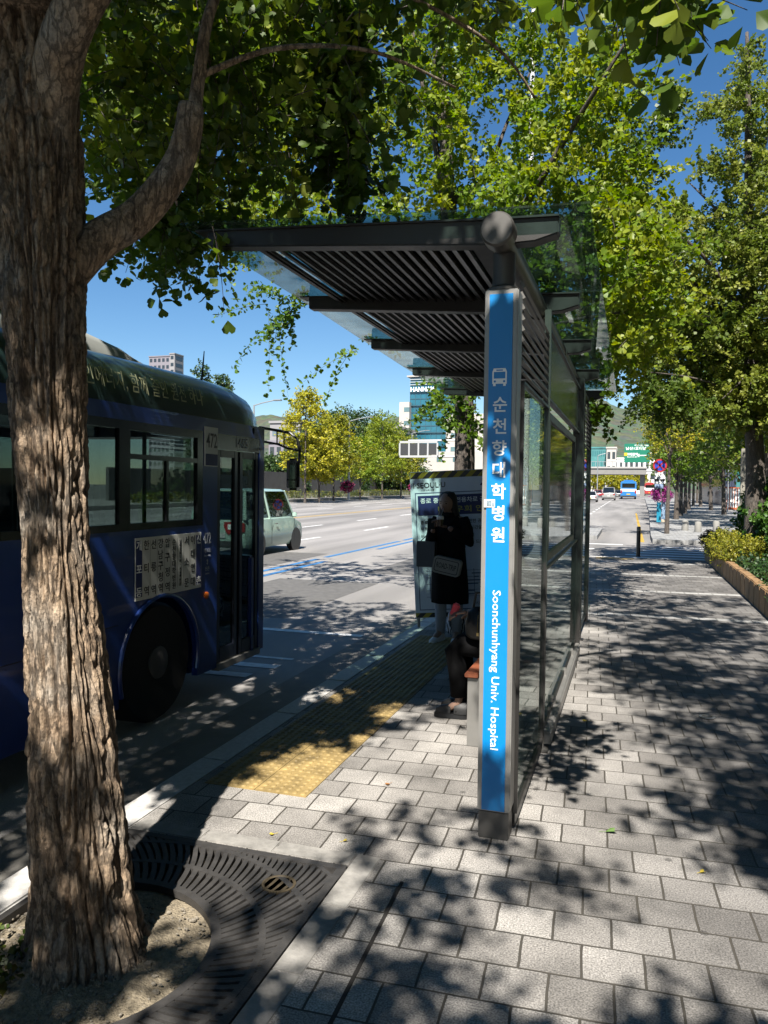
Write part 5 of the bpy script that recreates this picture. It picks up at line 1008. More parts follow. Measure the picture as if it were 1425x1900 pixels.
p = at(1071, 900, 31.0); far_tree('street tree with a bare trunk seen through the end of the shelter wall', p.x, 31, 9.5, 2.0, G3, 160, .50, .10, (.3, 1), .15, .4, .13)
p = at(1239, 900, 31.2); far_tree('thin street tree with a yellow crown beside the tow-away sign', p.x, 31.2, 5.0, 1.1, G4, 130, .62, .08, (0, .7), .1, .3, .10)
for i, (px, Y, h, w, mt, ti) in enumerate(((1256, 46, 6.2, 1.6, G2, (.1, .7)), (1264, 52, 7.0, 1.9, G2, (0, .6)), (1272, 57, 7.5, 2.1, G3, (.1, .6)), (1279, 68, 8, 2.4, G3, (0, .5)), (1287, 82, 8.5, 2.7, G3, (0, .5)), (1294, 98, 9, 3, G1, (.2, .9)))):
    p = at(px, 905, Y); far_tree(('slim ginkgo just beyond the thin yellow tree', 'second ginkgo beyond the thin yellow tree', 'green street tree midway along the far pavement', 'green street tree in the shaded part of the far pavement', 'fifth tree of the far pavement row', 'last tree visible in the far pavement row')[i], p.x, Y, h, w, mt, 170, .30, .12+.02*i, ti, 0, .35, .16)
Gy = leafmat('far_yellow', [(.20, .26, .03), (.42, .42, .03), (.58, .52, .04)], .35)
for i, (px, py, Y, h, w, mt, ti) in enumerate(((566, 932, 70, 11.0, 2.9, Gy, (.4, 1)), (592, 930, 74, 7.0, 2.2, Gy, (.3, .9)), (619, 929, 80, 9.4, 3.1, G4, (.0, .6)), (668, 926, 90, 7.6, 3.0, G2, (.5, 1)), (709, 925, 98, 11, 3.4, G2, (.7, 1)), (744, 923, 106, 9.0, 3.2, G4, (0, .5)))):
    x = at(px, 912, Y).x; far_tree(('tall pointed golden ginkgo nearest the bus mirror', 'small golden ginkgo beside the tall pointed one', 'yellow ginkgo left of the street lamp', 'thin greenish yellow ginkgo right of the street lamp', 'greenish ginkgo with upswept branches on the opposite side', 'yellow ginkgo under the electronic sign')[i], x, Y, h, w, mt, 260, .26, .22, ti, 0, .55 if i else .75, .14, 'ginkgos on the opposite side of the road')
Gd = leafmat('far_green', [(.025, .06, .018), (.05, .10, .025), (.10, .15, .035)], .25)
for i, (px, Y, pyt, w) in enumerate(((590, 140, 800, 6), (615, 150, 775, 7), (652, 150, 762, 8), (690, 150, 775, 7), (722, 155, 790, 7), (738, 128, 850, 4), (515, 120, 850, 4.5), (548, 128, 840, 4))):
    x = at(px, 905, Y).x; h = at(px, pyt, Y).z-zg(Y); far_tree(('broad dark green tree behind the tall golden ginkgo', 'dark green tree behind the yellow ginkgo by the lamp', 'tallest dark green tree behind the street lamp', 'dark green tree right of the tallest one', 'green tree behind the upswept ginkgo', 'low bushy tree below the electronic sign', 'low green tree behind the bus mirror', 'green tree over the grey wall beside the golden ginkgo')[i], x, Y, h, w, Gd, 380, .12, .40, (.1, .9), 0, .3, .25, 'trees behind the opposite wall')
for i, (px, Y, pyt, w) in enumerate(((373, 60, 680, 1.4), (410, 64, 698, 1.5))):
    x = at(px, 905, Y).x; h = at(px, pyt, Y).z; far_tree(('green treetop showing over the middle of the bus roof', 'green treetop showing over the front of the bus roof')[i], x, Y, h, w, Gd, 170, .3, .2, (.2, .9), 0, .6, .15, 'treetops above the bus roof')
for i, (px, Y) in enumerate(((1100, 215), (1128, 222), (1150, 230), (1176, 236))):
    x = at(px, 905, Y).x; far_tree(('yellow tree seen under the left end of the footbridge', 'yellow tree below the middle of the footbridge', 'second yellow tree below the middle of the footbridge', 'yellow tree under the right end of the footbridge')[i], x, Y, 6.5, 3.4, G4, 130, .15, .4, (.1, .8), 0, .2, .2, 'trees beyond the footbridge')
for i, px in enumerate((512, 577, 601, 690)):
    x = at(px, 905, 88+i*9).x-1; far_tree(('clipped dark conifer against the grey wall behind the bus mirror', 'clipped dark conifer beside the tall golden ginkgo', 'clipped dark conifer left of the lamp', 'clipped dark conifer right of the lamp')[i], x, 88+i*9, 3.1, .9, Gd, 150, .03, .14, (0, .4), 0, .75, .1, 'clipped conifers along the grey wall', None, 'clipped_conifer')
for i, (x, y, h, w) in enumerate(((5.8, 37, 8, 3.0), (5.9, 46, 9, 3.3), (6.0, 56, 9.5, 3.4), (6.2, 67, 10, 3.6), (6.4, 79, 10, 3.8))):
    far_tree(('dark leafy tree right of the stone bollards', 'second dark leafy tree on the right of the far pavement', 'third dark leafy tree on the right of the far pavement', 'fourth dark leafy tree on the right of the far pavement', 'farthest dark leafy tree on the right of the far pavement')[i], x, y, h, w, G1, 330, .30, .2, (.1, .9), -.5, .15, .18, 'shade trees along the right of the far pavement')
# loose grit, small stones and litter on the soil of the tree pit
gv = MB(); k = 0
while k < 520:
    x, y = random.uniform(-2.2, -1.15), random.uniform(1.5, 3.0); d = math.hypot(x+1.8, y-2.2)
    if d > .44 or d < .16: continue
    k += 1; s = random.uniform(.003, .008)*(1.6 if random.random() < .08 else 1); z = -.05+.075*math.exp(-(d/.36)**2)+.004
    gv.ball((x, y, z), (s*random.uniform(.8, 1.5), s*random.uniform(.8, 1.5), s*.7), 5, 3)
tag(gv.build('grit', M('grit_stone', (.33, .29, .23), .9, 0, .5, 60), None, 0, 60), 'loose grit and small stones around the foot of the near trunk', 'grit', None, 'stuff')
# ---------------------------------------------------------------- opposite side: railing, hedge, wall, lamps, buildings
RL = thing('railing', 'long low metal railing along the opposite pavement', 'railing', (-33.7, 90, zg(90)), 0); rl = MB()
for k in range(58):
    y = 52+k*1.5; z = zg(y); rl.bb((-33.72, y-.02, z), (-33.68, y+.02, z+.95))
    for j in range(1, 6): rl.bb((-33.71, y+j*.25-.012, z+.12), (-33.69, y+j*.25+.012, z+.82))
rl.build('baluster', M('railing_grey', (.26, .27, .22), .5), RL)
r2 = MB()
for k in range(58):
    y = 52+k*1.5; z = zg(y+.75)
    for h in (.12, .85): r2.bb((-33.715, y+.02, z+h-.02), (-33.685, y+1.48, z+h+.02))
r2.build('rail', M('railing_grey', (.26, .27, .22), .5), RL)
hp = np.column_stack([rng.uniform(-36.6, -35.4, 1300), rng.uniform(50, 140, 1300), np.zeros(1300)]); hp[:, 2] = [zg(y)+rng.uniform(.1, .8) for y in hp[:, 1]]
tag(foliage('hedge', [shoots(hp, rng.normal(size=(1300, 3))+np.array([0, 0, .8]), .3, 4, 4, .14, .1, (0, 1), .1, 1, .006)], [leafmat('hedge_yellow_green', [(.06, .10, .015), (.14, .17, .02), (.28, .24, .02)], .25), BARKD], None), 'low yellow green hedge behind the opposite railing', 'hedge')
WG = M('dark_stone_wall', (.115, .112, .11), .8, 0, .2, 1.2, .2, 8)
gw = MB()
for k in range(20):
    y = 55+k*4.2; z = zg(y); gw.bb((-42.3, y+.01, z-.2), (-42, y+4.19, z+3.0+.25*(k//5)))
tag(gw.build('stone_wall', WG, None), 'dark grey stone wall behind the row of golden ginkgos', 'wall')
LP = M('lamp_pole_grey', (.52, .54, .55), .4, .5)
def lamp(label, px, py0, Y, pyt, pxa, group='street lamps on the opposite side', arm=True):
    b = at(px, py0, Y); zt = at(px, pyt, Y).z; t = thing('street_lamp', label, 'street lamp', (b.x, Y, zg(Y)), 0, group); xa = at(pxa, pyt, Y).x
    MB().tube([(b.x, Y, zg(Y)), (b.x, Y, zg(Y)+1.2), (b.x, Y, zt-.3)], [.16, .12, .07], 10).build('pole', LP, t)
    MB().tube([(b.x, Y, zt-.35), (b.x+(xa-b.x)*.3, Y, zt-.15), (xa-(xa-b.x)*.25, Y, zt+.05)], .05, 8).build('arm', LP, t)
    MB().box((xa-(xa-b.x)*.1, Y, zt+.06), (abs(xa-b.x)*.3, .35, .12)).build('lamp_head', LP, t, .04); return t
lamp('tall grey street lamp among the golden ginkgos, its arm pointing right', 647, 928, 82, 776, 690)
lamp('street lamp before the blue glass tower, mostly hidden by the electronic sign', 763, 922, 120, 800, 796)
lamp('street lamp whose arm shows just right of the bus roof', 470, 935, 60, 745, 520)
lamp('slim street lamp beside the grey footbridge', 1108, 915, 150, 842, 1128, 'street lamps near the footbridge')
for i, (px, Y) in enumerate(((644, 81), (767, 118))):
    c = at(px, 902, Y); t = thing('flower_basket', ('basket of deep pink flowers hung on the lamp among the ginkgos', 'basket of deep pink flowers hung near the notice board edge')[i], 'flower basket', (c.x, Y, c.z-.4), 0, 'flower baskets on the opposite lamps'); p, v = blob_pts((c.x, Y, c.z), (.55, .4, .4), 60)
    foliage('flowers', [shoots(p, v, .25, 4, 4, .2, .3, (0, .6), .12, 1, .01)], [leafmat('deep_pink', [(.2, .01, .06), (.32, .03, .12), (.5, .25, .35)], .2), BARKD], t); MB().lathe([(.2, -.5), (.5, -.1), (.5, 0)], (c.x, Y, c.z), 12).build('basket', BARKD, t)
# electronic message sign on its mast
Y = 92; VM = thing('electronic_sign', 'wide dark electronic message sign with a pale frame hanging over the road', 'electronic sign', (at(858, 915, Y).x, Y, zg(Y))); a, b = at(742, 847, Y), at(812, 820, Y); f = MB(); w = b.x-a.x
for z in (a.z, b.z): f.bb((a.x, Y-.15, z-.13), (b.x, Y+.15, z+.13))
for k in range(5): f.bb((a.x+w*k/4-.1, Y-.14, a.z+.13), (a.x+w*k/4+.1, Y+.14, b.z-.13))
f.build('frame', M('sign_frame', (.55, .56, .56), .5), VM); scn = MB()
for k in range(4): scn.bb((a.x+w*k/4+.12, Y-.1, a.z+.2), (a.x+w*(k+1)/4-.12, Y+.1, b.z-.2))
scn.build('display', M('led_dark', (.045, .048, .052), .6, 0, .25, 14), VM); xm = at(858, 900, Y).x; MB().tube([(xm, Y+.3, zg(Y)), (xm, Y+.3, b.z+.6)], [.25, .16], 12).build('mast', LP, VM)
MB().tube([(xm, Y+.3, b.z+.2), (a.x+1, Y+.3, b.z+.2)], .12, 8).tube([(xm, Y+.3, a.z), (a.x+1, Y+.3, a.z)], .12, 8).build('arm', LP, VM)
# hotel: blue glass tower between pale stone wings
def tower_face(mb, mbf, x0, x1, y, z0, z1, nx, nz_, t=.25):
    pass
Y = 200; HT = thing('hotel', 'blue glass tower with pale stone wings and white rooftop letters', 'building', (at(800, 900, Y).x, Y, zg(Y))); STN = M('pale_stone', (.62, .58, .53), .8, 0, .07, .6); HG = M('teal_glass', (.03, .17, .24), .08, .0, .35, .25, spec=.9); HW = M('pale_window', (.16, .26, .28), .15, 0, .3, .5)
def blk(px0, px1, pyt, Y, dep, name, mat, parent, pyb=915): a, b = at(px0, 905, Y).x, at(px1, 905, Y).x; return MB().bb((a, Y, zg(Y)-1), (b, Y+dep, at((px0+px1)/2, pyt, Y).z)).build(name, mat, parent), a, b
gtw, ga, gb = blk(759, 828, 700, Y, 25, 'glass_tower', HG, HT)
mu = MB(); zt = at(795, 727, Y).z; zbm = at(795, 828, Y).z
for k in range(8): x = ga+(gb-ga)*k/7; mu.bb((x-.06, Y-.12, zbm), (x+.06, Y-.005, zt))
for k in range(9): z = zbm+(zt-zbm)*k/8; mu.bb((ga-.05, Y-.10-(.3 if k % 2 == 0 else 0), z-.09), (gb+.05, Y-.006, z+.09))
mu.build('mullion', M('mullion', (.10, .2, .25), .3, .4), gtw); txt('HANNAM', 4.2, INKW, (at(785, 721, Y).x, Y-.6, at(785, 722.5, Y).z), ROT_S, gtw, 'lettering', fit=at(808, 722, Y).x-at(764, 722, Y).x, fith=1.25, bold=.02)
a_, b_ = at(756, 700, Y), at(832, 697, Y); MB().bb((a_.x, Y-.6, a_.z), (b_.x, Y+25, b_.z+.3)).build('cornice', STN, HT); hcv = MB(); zc = at(795, 712, Y).z
for k in range(4): hcv.bb((ga-.1, Y-.25, zc-.3+k*.7), (gb, Y-.01, zc+k*.7-.05))
hcv.build('louvre', M('hotel_louvre', (.45, .5, .52), .5), gtw)
for px0, px1, pyt, dd in ((739, 757.5, 746, -2), (826, 900, 768, -1), (742, 905, 838, -8)):
    o, a, b = blk(px0, px1, pyt, Y+dd, 20, 'wing', STN, HT); ztp = at((px0+px1)/2, pyt, Y+dd).z; wn = MB(); nf = int((ztp-3)/3.6)
    for j in range(nf):
        for x in np.arange(a+1.3, b-1.0, 4.2 if px1-px0 > 30 else 2.6): z = ztp-2.6-j*3.6; MB().bb((x, Y+dd-.05, z), (x+1.5, Y+dd+.1, z+1.2)).build('window', HW, o)
def office(label, px0, px1, pyt, Y, dep, mat, win, nx, fl, kind='building', group=None, name='office_building', vert=False, pyb=905):
    a, b = at(px0, 905, Y).x, at(px1, 905, Y).x; zt = at((px0+px1)/2, pyt, Y).z; z0 = zg(Y); t = thing(name, label, kind, ((a+b)/2, Y, z0), 0, group)
    w = MB().bb((a, Y, z0-1), (b, Y+dep, zt)).build('wall', mat, t); MB().bb((a-.2, Y-.25, zt), (b+.2, Y+dep, zt+.5)).build('parapet', mat, t); n = max(1, int((zt-z0)/fl))
    for j in range(n):
        z = zt-fl*(j+.75)
        if vert: MB().bb((a+.6, Y-.06, z), (b-.6, Y+.1, z+fl*.42)).build('window', win, w)
        elif j*nx < 96:
            for k in range(nx): x = a+(b-a)*(k+.2)/nx; MB().bb((x, Y-.05, z), (x+(b-a)*.6/nx, Y+.1, z+fl*.5)).build('window', win, w)
    for j in range(n):                                    # windows of the side facing the road
        z = zt-fl*(j+.75)
        MB().bb((b-.1, Y+1, z), (b+.05, Y+dep-1, z+fl*.5)).build('window_strip', win, w); MB().bb((a-.05, Y+1, z), (a+.1, Y+dep-1, z+fl*.5)).build('window_strip', win, w)
    return t
WD = M('dark_window', (.05, .06, .07), .15, spec=.8); GRYB = M('grey_concrete', (.38, .37, .38), .8, 0, .06, .4); MAUV = M('mauve_concrete', (.30, .28, .32), .8, 0, .06, .4)
office('tall grey tower block rising behind the bus roof', 276, 314, 662, 330, 8, MAUV, WD, 5, 3.4); office('narrow pale stair tower beside the grey tower block', 314, 323, 657, 330, 8, GRYB, WD, 1, 3.4, name='stair_tower')
office('grey building with strip windows behind the bus mirror', 500, 556, 785, 150, 20, GRYB, M('blue_grey_window', (.2, .26, .3), .2), 4, 3.6, vert=True); office('low concrete building beside the bus mirror arm', 498, 536, 822, 135, 12, MAUV, WD, 3, 3.0)
office('wide pale building behind the greenish ginkgo', 692, 742, 795, 185, 15, STN, HW, 6, 4)
office('dark grey gatehouse wall left of the notice board', 762, 800, 880, 135, 6, WG, WD, 2, 3)
TLG = M('teal_curtain_wall', (.10, .30, .30), .15, 0, .2, .5)
office('teal glass building beyond the footbridge', 1093, 1125, 832, 262, 20, TLG, M('teal_dark', (.05, .2, .22), .1), 8, 3.4); office('pale block with a tall white lift tower beyond the footbridge', 1124, 1142, 832, 258, 14, STN, WD, 2, 4.5); office('long dark roofed white building beyond the footbridge', 1080, 1215, 852, 268, 14, M('white_render', (.68, .67, .66), .8), WD, 14, 4.2); office('white low building under the footbridge', 1075, 1230, 874, 255, 12, M('white_render', (.68, .67, .66), .8), WD, 12, 3.4)
office('dark glass office building at the far right behind the flags', 1345, 1366, 800, 85, 30, M('dark_blue_cladding', (.035, .04, .07), .3), M('dark_blue_window', (.09, .11, .17), .1), 5, 3.2); office('teal glass building next to the dark office building', 1366, 1392, 790, 90, 25, TLG, M('teal_dark', (.05, .2, .22), .1), 4, 3.4)
office('tall dark tower behind the tree at the right edge', 1412, 1500, 235, 105, 30, M('dark_tower_cladding', (.04, .045, .055), .4), M('dark_blue_window', (.09, .11, .17), .1), 9, 3.6)
# grey footbridge / flyover
Y = 175; FB = thing('footbridge', 'grey flyover deck on columns crossing the road in the distance', 'bridge', (at(1130, 900, Y).x, Y, zg(Y))); a = at(1020, 873, Y); b = at(1200, 873, Y); z0, z1 = at(1130, 880, Y).z, at(1130, 869, Y).z; CB = M('bridge_concrete', (.30, .29, .275), .8, 0, .1, .8)
MB().bb((a.x, Y, z0), (b.x, Y+8, z1)).build('deck', CB, FB); MB().bb((a.x, Y-.25, z1), (b.x, Y+.1, z1+.35)).build('edge_beam', M('bridge_pale', (.5, .49, .47), .8), FB); rr = MB()
for k in range(24): x = a.x+(b.x-a.x)*k/23; rr.bb((x-.04, Y-.1, z1+.35), (x+.04, Y-.02, z1+1.4))
rr.bb((a.x, Y-.1, z1+1.4), (b.x, Y-.02, z1+1.5)).build('railing', LP, FB)
for px in (1192, 1062): c = at(px, 900, Y); MB().bb((c.x-.5, Y+2, zg(Y)-.3), (c.x+.5, Y+4, z0)).build('column', CB, FB)
# green direction sign
Y = 112; GS = thing('direction_sign', 'green overhead direction sign with white Korean lettering and a left arrow', 'road sign', (at(1215, 905, Y).x, Y, zg(Y))); a, b = at(1158, 858, Y), at(1207, 823, Y)
sp_ = MB().bb((a.x, Y-.06, a.z), (b.x, Y+.06, b.z)).build('panel', M('sign_green', (.0, .22, .13), .5), GS); xm = at(1216, 905, Y).x; MB().tube([(xm, Y+.2, zg(Y)), (xm, Y+.2, b.z+.3)], [.2, .14], 12).build('mast', LP, GS); MB().tube([(xm, Y+.2, (a.z+b.z)/2), (a.x+.4, Y+.2, (a.z+b.z)/2)], .09, 8).build('arm', LP, GS)
P = lambda px, py: (at(px, py, Y).x, Y-.075, at(px, py, Y).z); u = FPX/Y*.95
txt('시청 City Hall', 1, INKW, P(1190, 826.5), ROT_S, sp_, 'lettering', fit=22/u, fith=.36, bold=.01); txt('남산1호터널', 1, INKW, P(1180, 832), ROT_S, sp_, 'lettering', fit=32/u, fith=.42, bold=.015); txt('이태원역', 1, INKW, P(1173, 843), ROT_S, sp_, 'lettering', fit=17/u, fith=.42, bold=.015); txt('Itaewon Stn', 1, INKW, P(1173, 847.5), ROT_S, sp_, 'lettering', fit=16/u, fith=.2)
ar = MB(); q = [P(1182, 845), P(1186, 841.5), P(1186, 844.3), P(1200, 844.3), P(1200, 845.8), P(1186, 845.8), P(1186, 848.5)]; ar.add(q, [tuple(range(7))]); ar.build('arrow', INKW, sp_); c = P(1161, 843); MB().bb((c[0]-.22, Y-.08, c[2]-.22), (c[0]+.22, Y-.065, c[2]+.22)).build('route_marker', YELLOW, sp_)
# tall pale pole behind the yellow green tree
MP = thing('mast', 'very tall slim white pole rising behind the yellow green tree', 'mast', (at(986, 905, 45).x, 45, 0)); x = at(985, 300, 45).x; MB().tube([(x, 45, .0), (x, 45, 12), (x, 45, 31)], [.22, .17, .13], 12).build('pole', M('mast_grey', (.75, .75, .74), .5), MP); MB().lathe([(.4, 0), (.4, .05), (.25, .08)], (x, 45, 0), 12).build('base', LP, MP)
# beige lettered wall signs, flags, orange barrier at the right
Y = 25; for_sign = thing('wall_sign', 'beige hoarding with rows of small dark lettering behind the green shrubs', 'sign', (at(1398, 900, Y).x, Y, 0)); BEI = M('beige_board', (.36, .34, .28), .7, 0, .08, 3)
for (p0, p1, t0, t1) in ((1374, 1389, 832, 906), (1390, 1419, 826, 906)):
    a, b = at(p0, t1, Y), at(p1, t0, Y); pn = MB().bb((a.x, Y, 0), (b.x, Y+.12, b.z)).build('panel', BEI, for_sign, .01); st_ = MB(); n = 5 if p1-p0 < 20 else 4
    for j in range(n):
        z = b.z-.12-j*.24; x = a.x+.04
        while x < b.x-.08: w_ = random.uniform(.03, .07); st_.bb((x, Y-.004, z-random.uniform(.06, .10)), (x+w_*.35, Y+.01, z)).bb((x, Y-.003, z-.05), (x+w_, Y+.01, z-.03)); x += w_+.02
    st_.build('lettering_row', INKB, pn)
Y = 70; c = at(1352, 905, Y); ob = thing('barrier', 'orange and white barrier panels at the far end of the right pavement', 'barrier', (c.x, Y, zg(Y))); a, b = at(1344, 912, Y), at(1373, 893, Y)
MB().bb((a.x, Y, zg(Y)), (b.x, Y+.1, b.z-.5)).build('panel', M('orange_panel', (.6, .14, .05), .6), ob); bs = MB()
for k in range(6): x = a.x+(b.x-a.x)*(k+.3)/6; bs.bb((x, Y-.02, zg(Y)+.2), (x+.12, Y, b.z-.6))
bs.build('stripe', WHITE, ob)
for i, (px, col) in enumerate(((1345, (.05, .08, .4)), (1351, (.5, .06, .06)))):
    Y = 62+i*2; c = at(px, 905, Y); t = thing('flagpole', ('flagpole with a blue flag before the dark office building', 'flagpole with a red and white flag before the dark office building')[i], 'flagpole', (c.x, Y, zg(Y)), 0, 'flagpoles at the right'); z = at(px, 812, Y).z; MB().tube([(c.x, Y, zg(Y)), (c.x, Y, z)], [.05, .03], 8).build('pole', LP, t)
    fl = MB(); fl.loft([[(c.x+.03+.09*k, Y+.06*sin(k*1.3), z-.05-.12*k-.03*k), (c.x+.03+.09*k, Y+.06*sin(k*1.3)+.01, z-.75-.16*k)] for k in range(7)], closed=False, caps=False); fl.build('flag', M('flag_%d' % i, col, .8), t, 0, 180)
# wooded hills
def hill(name, pts, D, back, mat):
    """ridge through the given picture heights at distance D, falling to the ground in front"""
    xs = np.linspace(pts[0][0], pts[-1][0], 220); yt = np.interp(xs, [p[0] for p in pts], [p[1] for p in pts]); rows = 26; vs = []
    for j in range(rows+1):
        f = j/rows
        for px, py in zip(xs, yt):
            dd = D+back*(f-1)*1.0; base = at(px, 908, dd); top = at(px, py, D).z; s = f**1.25
            z = top*s; n_ = 9*mnoise.fractal((base.x*.02, base.y*.02, 3), 1.0, 2.0, 5)*(.3+.7*s)+4.0*abs(mnoise.noise((base.x*.13, base.y*.13, 1))); vs.append((base.x, base.y, z+n_*(.55 if f < 1 else .45)-2))
    n = len(xs); fs = [(j*n+i, j*n+i+1, (j+1)*n+i+1, (j+1)*n+i) for j in range(rows) for i in range(n-1)]
    for i, px in enumerate(xs): b = at(px, 908, D+250); vs.append((b.x, b.y, -5))
    fs += [(rows*n+i, rows*n+i+1, (rows+1)*n+i+1, (rows+1)*n+i) for i in range(n-1)]
    me = bpy.data.meshes.new(name); me.from_pydata(vs, [], fs); return tag(link(name, me, mat, None, 0, False), kind='structure')
def hillmat():
    m, t, N, b = nodes('wooded_hill'); lk = t.links.new; tc = N('ShaderNodeTexCoord'); v = N('ShaderNodeTexVoronoi'); v.inputs['Scale'].default_value = .11; lk(tc.outputs['Object'], v.inputs[0]); n = N('ShaderNodeTexNoise'); n.inputs['Scale'].default_value = .25; n.inputs['Detail'].default_value = 5; lk(tc.outputs['Object'], n.inputs[0])
    r = N('ShaderNodeValToRGB'); e = r.color_ramp.elements; e[0].color = (.035, .056, .034, 1); e[1].color = (.095, .115, .07, 1); lk(n.outputs[0], r.inputs[0]); m2 = N('ShaderNodeMix', data_type='RGBA', blend_type='MULTIPLY'); m2.inputs['Factor'].default_value = .35; lk(r.outputs[0], m2.inputs['A']); lk(v.outputs['Color'], m2.inputs['B']); lk(m2.outputs['Result'], b.inputs['Base Color']); b.inputs['Roughness'].default_value = .95
    bp = N('ShaderNodeBump'); bp.inputs['Distance'].default_value = 3; lk(v.outputs['Distance'], bp.inputs['Height']); bp.invert = True; lk(bp.outputs[0], b.inputs['Normal']); return m
HM = hillmat()
hill('hill', [(300, 800), (440, 780), (500, 766), (545, 768), (590, 785), (660, 790), (700, 778), (725, 768), (760, 772), (840, 790), (900, 830)], 560, 260, HM)
hill('hill', [(1000, 720), (1080, 728), (1112, 738), (1140, 750), (1180, 758), (1230, 775), (1300, 800), (1420, 840), (1500, 870)], 900, 420, HM)
# ---------------------------------------------------------------- people
SKIN = M('skin', (.42, .26, .19), .5, 0, .06, 30); HAIR = M('black_hair', (.012, .010, .010), .65, 0, .3, 60); COAT = M('black_coat', (.012, .012, .013), .85, 0, .2, 40, .2, 300, .12); TROU = M('pale_trousers', (.50, .52, .58), .8, 0, .06, 20); SHOE = M('white_shoe', (.62, .62, .62), .6, 0, .06, 30); BTR = M('black_trousers', (.010, .010, .011), .9, 0, .2, 40, 0, 60, .1); LEA = M('black_leather', (.010, .010, .010), .5, 0, .2, 30)
def skin(name, J, E, mat, parent, sub=2, extra=None):
    keys = list(J); me = bpy.data.meshes.new('s'); me.from_pydata([J[k][0] for k in keys], [(keys.index(a), keys.index(b)) for a, b in E], []); ob = bpy.data.objects.new('s', me)
    me.skin_vertices.new() if hasattr(me.skin_vertices, 'new') and not me.skin_vertices else None
    ob.modifiers.new('k', 'SKIN'); COL.objects.link(ob)
    if not me.skin_vertices:
        bm = bmesh.new(); bm.from_mesh(me); bm.verts.layers.skin.verify(); bm.to_mesh(me); bm.free()
    sv = me.skin_vertices[0].data
    for i, k in enumerate(keys):
        r = J[k][1]; sv[i].radius = r if isinstance(r, tuple) else (r, r); sv[i].use_root = (i == 0)
    s = ob.modifiers.new('u', 'SUBSURF'); s.levels = s.render_levels = sub; COL.objects.unlink(ob)
    return bake(ob, name, mat, parent)
def join(o, *others):
    bm = bmesh.new(); bm.from_mesh(o.data)
    for q in others: bm.from_mesh(q.data); bpy.data.objects.remove(q)
    bm.to_mesh(o.data); bm.free(); return o
def chain(prefix, pts): return {prefix+str(i): p for i, p in enumerate(pts)}, [(prefix+str(i), prefix+str(i+1)) for i in range(len(pts)-1)]
def head_mesh(c, yaw, pitch, h=.23):
    """head with brow, nose, lips, chin and ears; looks along -Y before turning"""
    vs, fs = [], []; n, m = 28, 22
    for i in range(m+1):
        v = i/m; th = pi*(v*.98+.01); zz = -cos(th)
        for k in range(n):
            q = 2*pi*k/n; x, y = sin(th)*sin(q), -sin(th)*cos(q); w, d = .335, .40
            jaw = max(0, -zz-.1); x2 = x*w*(1-.32*jaw); y2 = y*d*(1-.12*jaw if y < 0 else 1-.35*jaw); fr = max(0, -y)**3*max(0, 1-abs(x)*2.2)
            y2 -= fr*(.085*math.exp(-((zz+.16)/.11)**2)*max(0, 1-abs(x)*6)+.03*math.exp(-((zz+.44)/.07)**2)+.03*math.exp(-((zz+.75)/.12)**2)); y2 += max(0, -y)**4*.05*math.exp(-((abs(x)-.36)/.14)**2-((zz-.02)/.11)**2); z2 = zz*.5
            vs.append((x2*h, y2*h, z2*h))
    fs = [(i*n+k, i*n+(k+1) % n, (i+1)*n+(k+1) % n, (i+1)*n+k) for i in range(m) for k in range(n)]; R = Euler((pitch, 0, yaw)).to_matrix(); c = Vector(c); mb = MB(); mb.add([R @ Vector(v)+c for v in vs], fs)
    for s in (-1, 1): e = MB(); e.ball((s*.34*h, .03*h, -.02*h), (.03*h, .07*h, .12*h), 8, 6); mb.add([R @ Vector(v)+c for v in e.v], e.f)
    return mb, R, c, h
def face_parts(R, c, h, parent):
    def put(name, m, mat): mb = MB(); mb.add([R @ Vector(v)+c for v in m.v], m.f); mb.build(name, mat, parent, 0, 60)
    for s in (-1, 1):
        m = MB(); m.ball((s*.135*h, -.345*h, .01*h), (.05*h, .03*h, .022*h), 8, 6); put('eye', m, M('eye_dark', (.02, .015, .012), .2))
        m = MB(); m.tube([(s*.07*h, -.375*h, .085*h), (s*.14*h, -.37*h, .10*h), (s*.21*h, -.33*h, .08*h)], .012*h, 6); put('eyebrow', m, HAIR)
    m = MB(); m.ball((0, -.405*h, -.225*h), (.075*h, .03*h, .026*h), 10, 6); put('mouth', m, M('lips', (.32, .10, .09), .4))
def hand(palm, fdir, nrm, side, curl, scale=1.0):
    """palm block with four unequal fingers and a thumb; fdir: towards the fingertips, nrm: out of the palm"""
    f = Vector(fdir).normalized(); n = Vector(nrm).normalized(); s = f.cross(n).normalized()*side; p = Vector(palm); n = s.cross(f).normalized()*side; J, E = {}, []; out = []
    J = {'w': (p-f*.045*scale, (.020*scale, .014*scale)), 'a': (p, (.030*scale, .013*scale)), 'b': (p+f*.035*scale, (.034*scale, .012*scale))}; out.append((J, [('w', 'a'), ('a', 'b')]))
    for k, (o, ln) in enumerate(((-.026, .060), (-.009, .070), (.009, .066), (.025, .052))):
        b = p+f*.038*scale+s*o*scale; pts = [b-f*.012*scale]; d = f.copy(); q = b
        for j in range(3): d = (d+n*curl*(.5+.35*j)).normalized(); q = q+d*ln*scale*(.42, .33, .25)[j]; pts.append(q)
        c_, e_ = chain('f', [(v, .0085*scale*(1-.1*i)) for i, v in enumerate(pts)]); out.append((c_, e_))
    b = p-s*.026*scale-f*.012*scale; c_, e_ = chain('t', [(b, .012*scale), (b-s*.018*scale+f*.02*scale+n*.01*scale, .0105*scale), (b-s*.016*scale+f*.046*scale+n*.026*scale, .009*scale)]); out.append((c_, e_)); return out
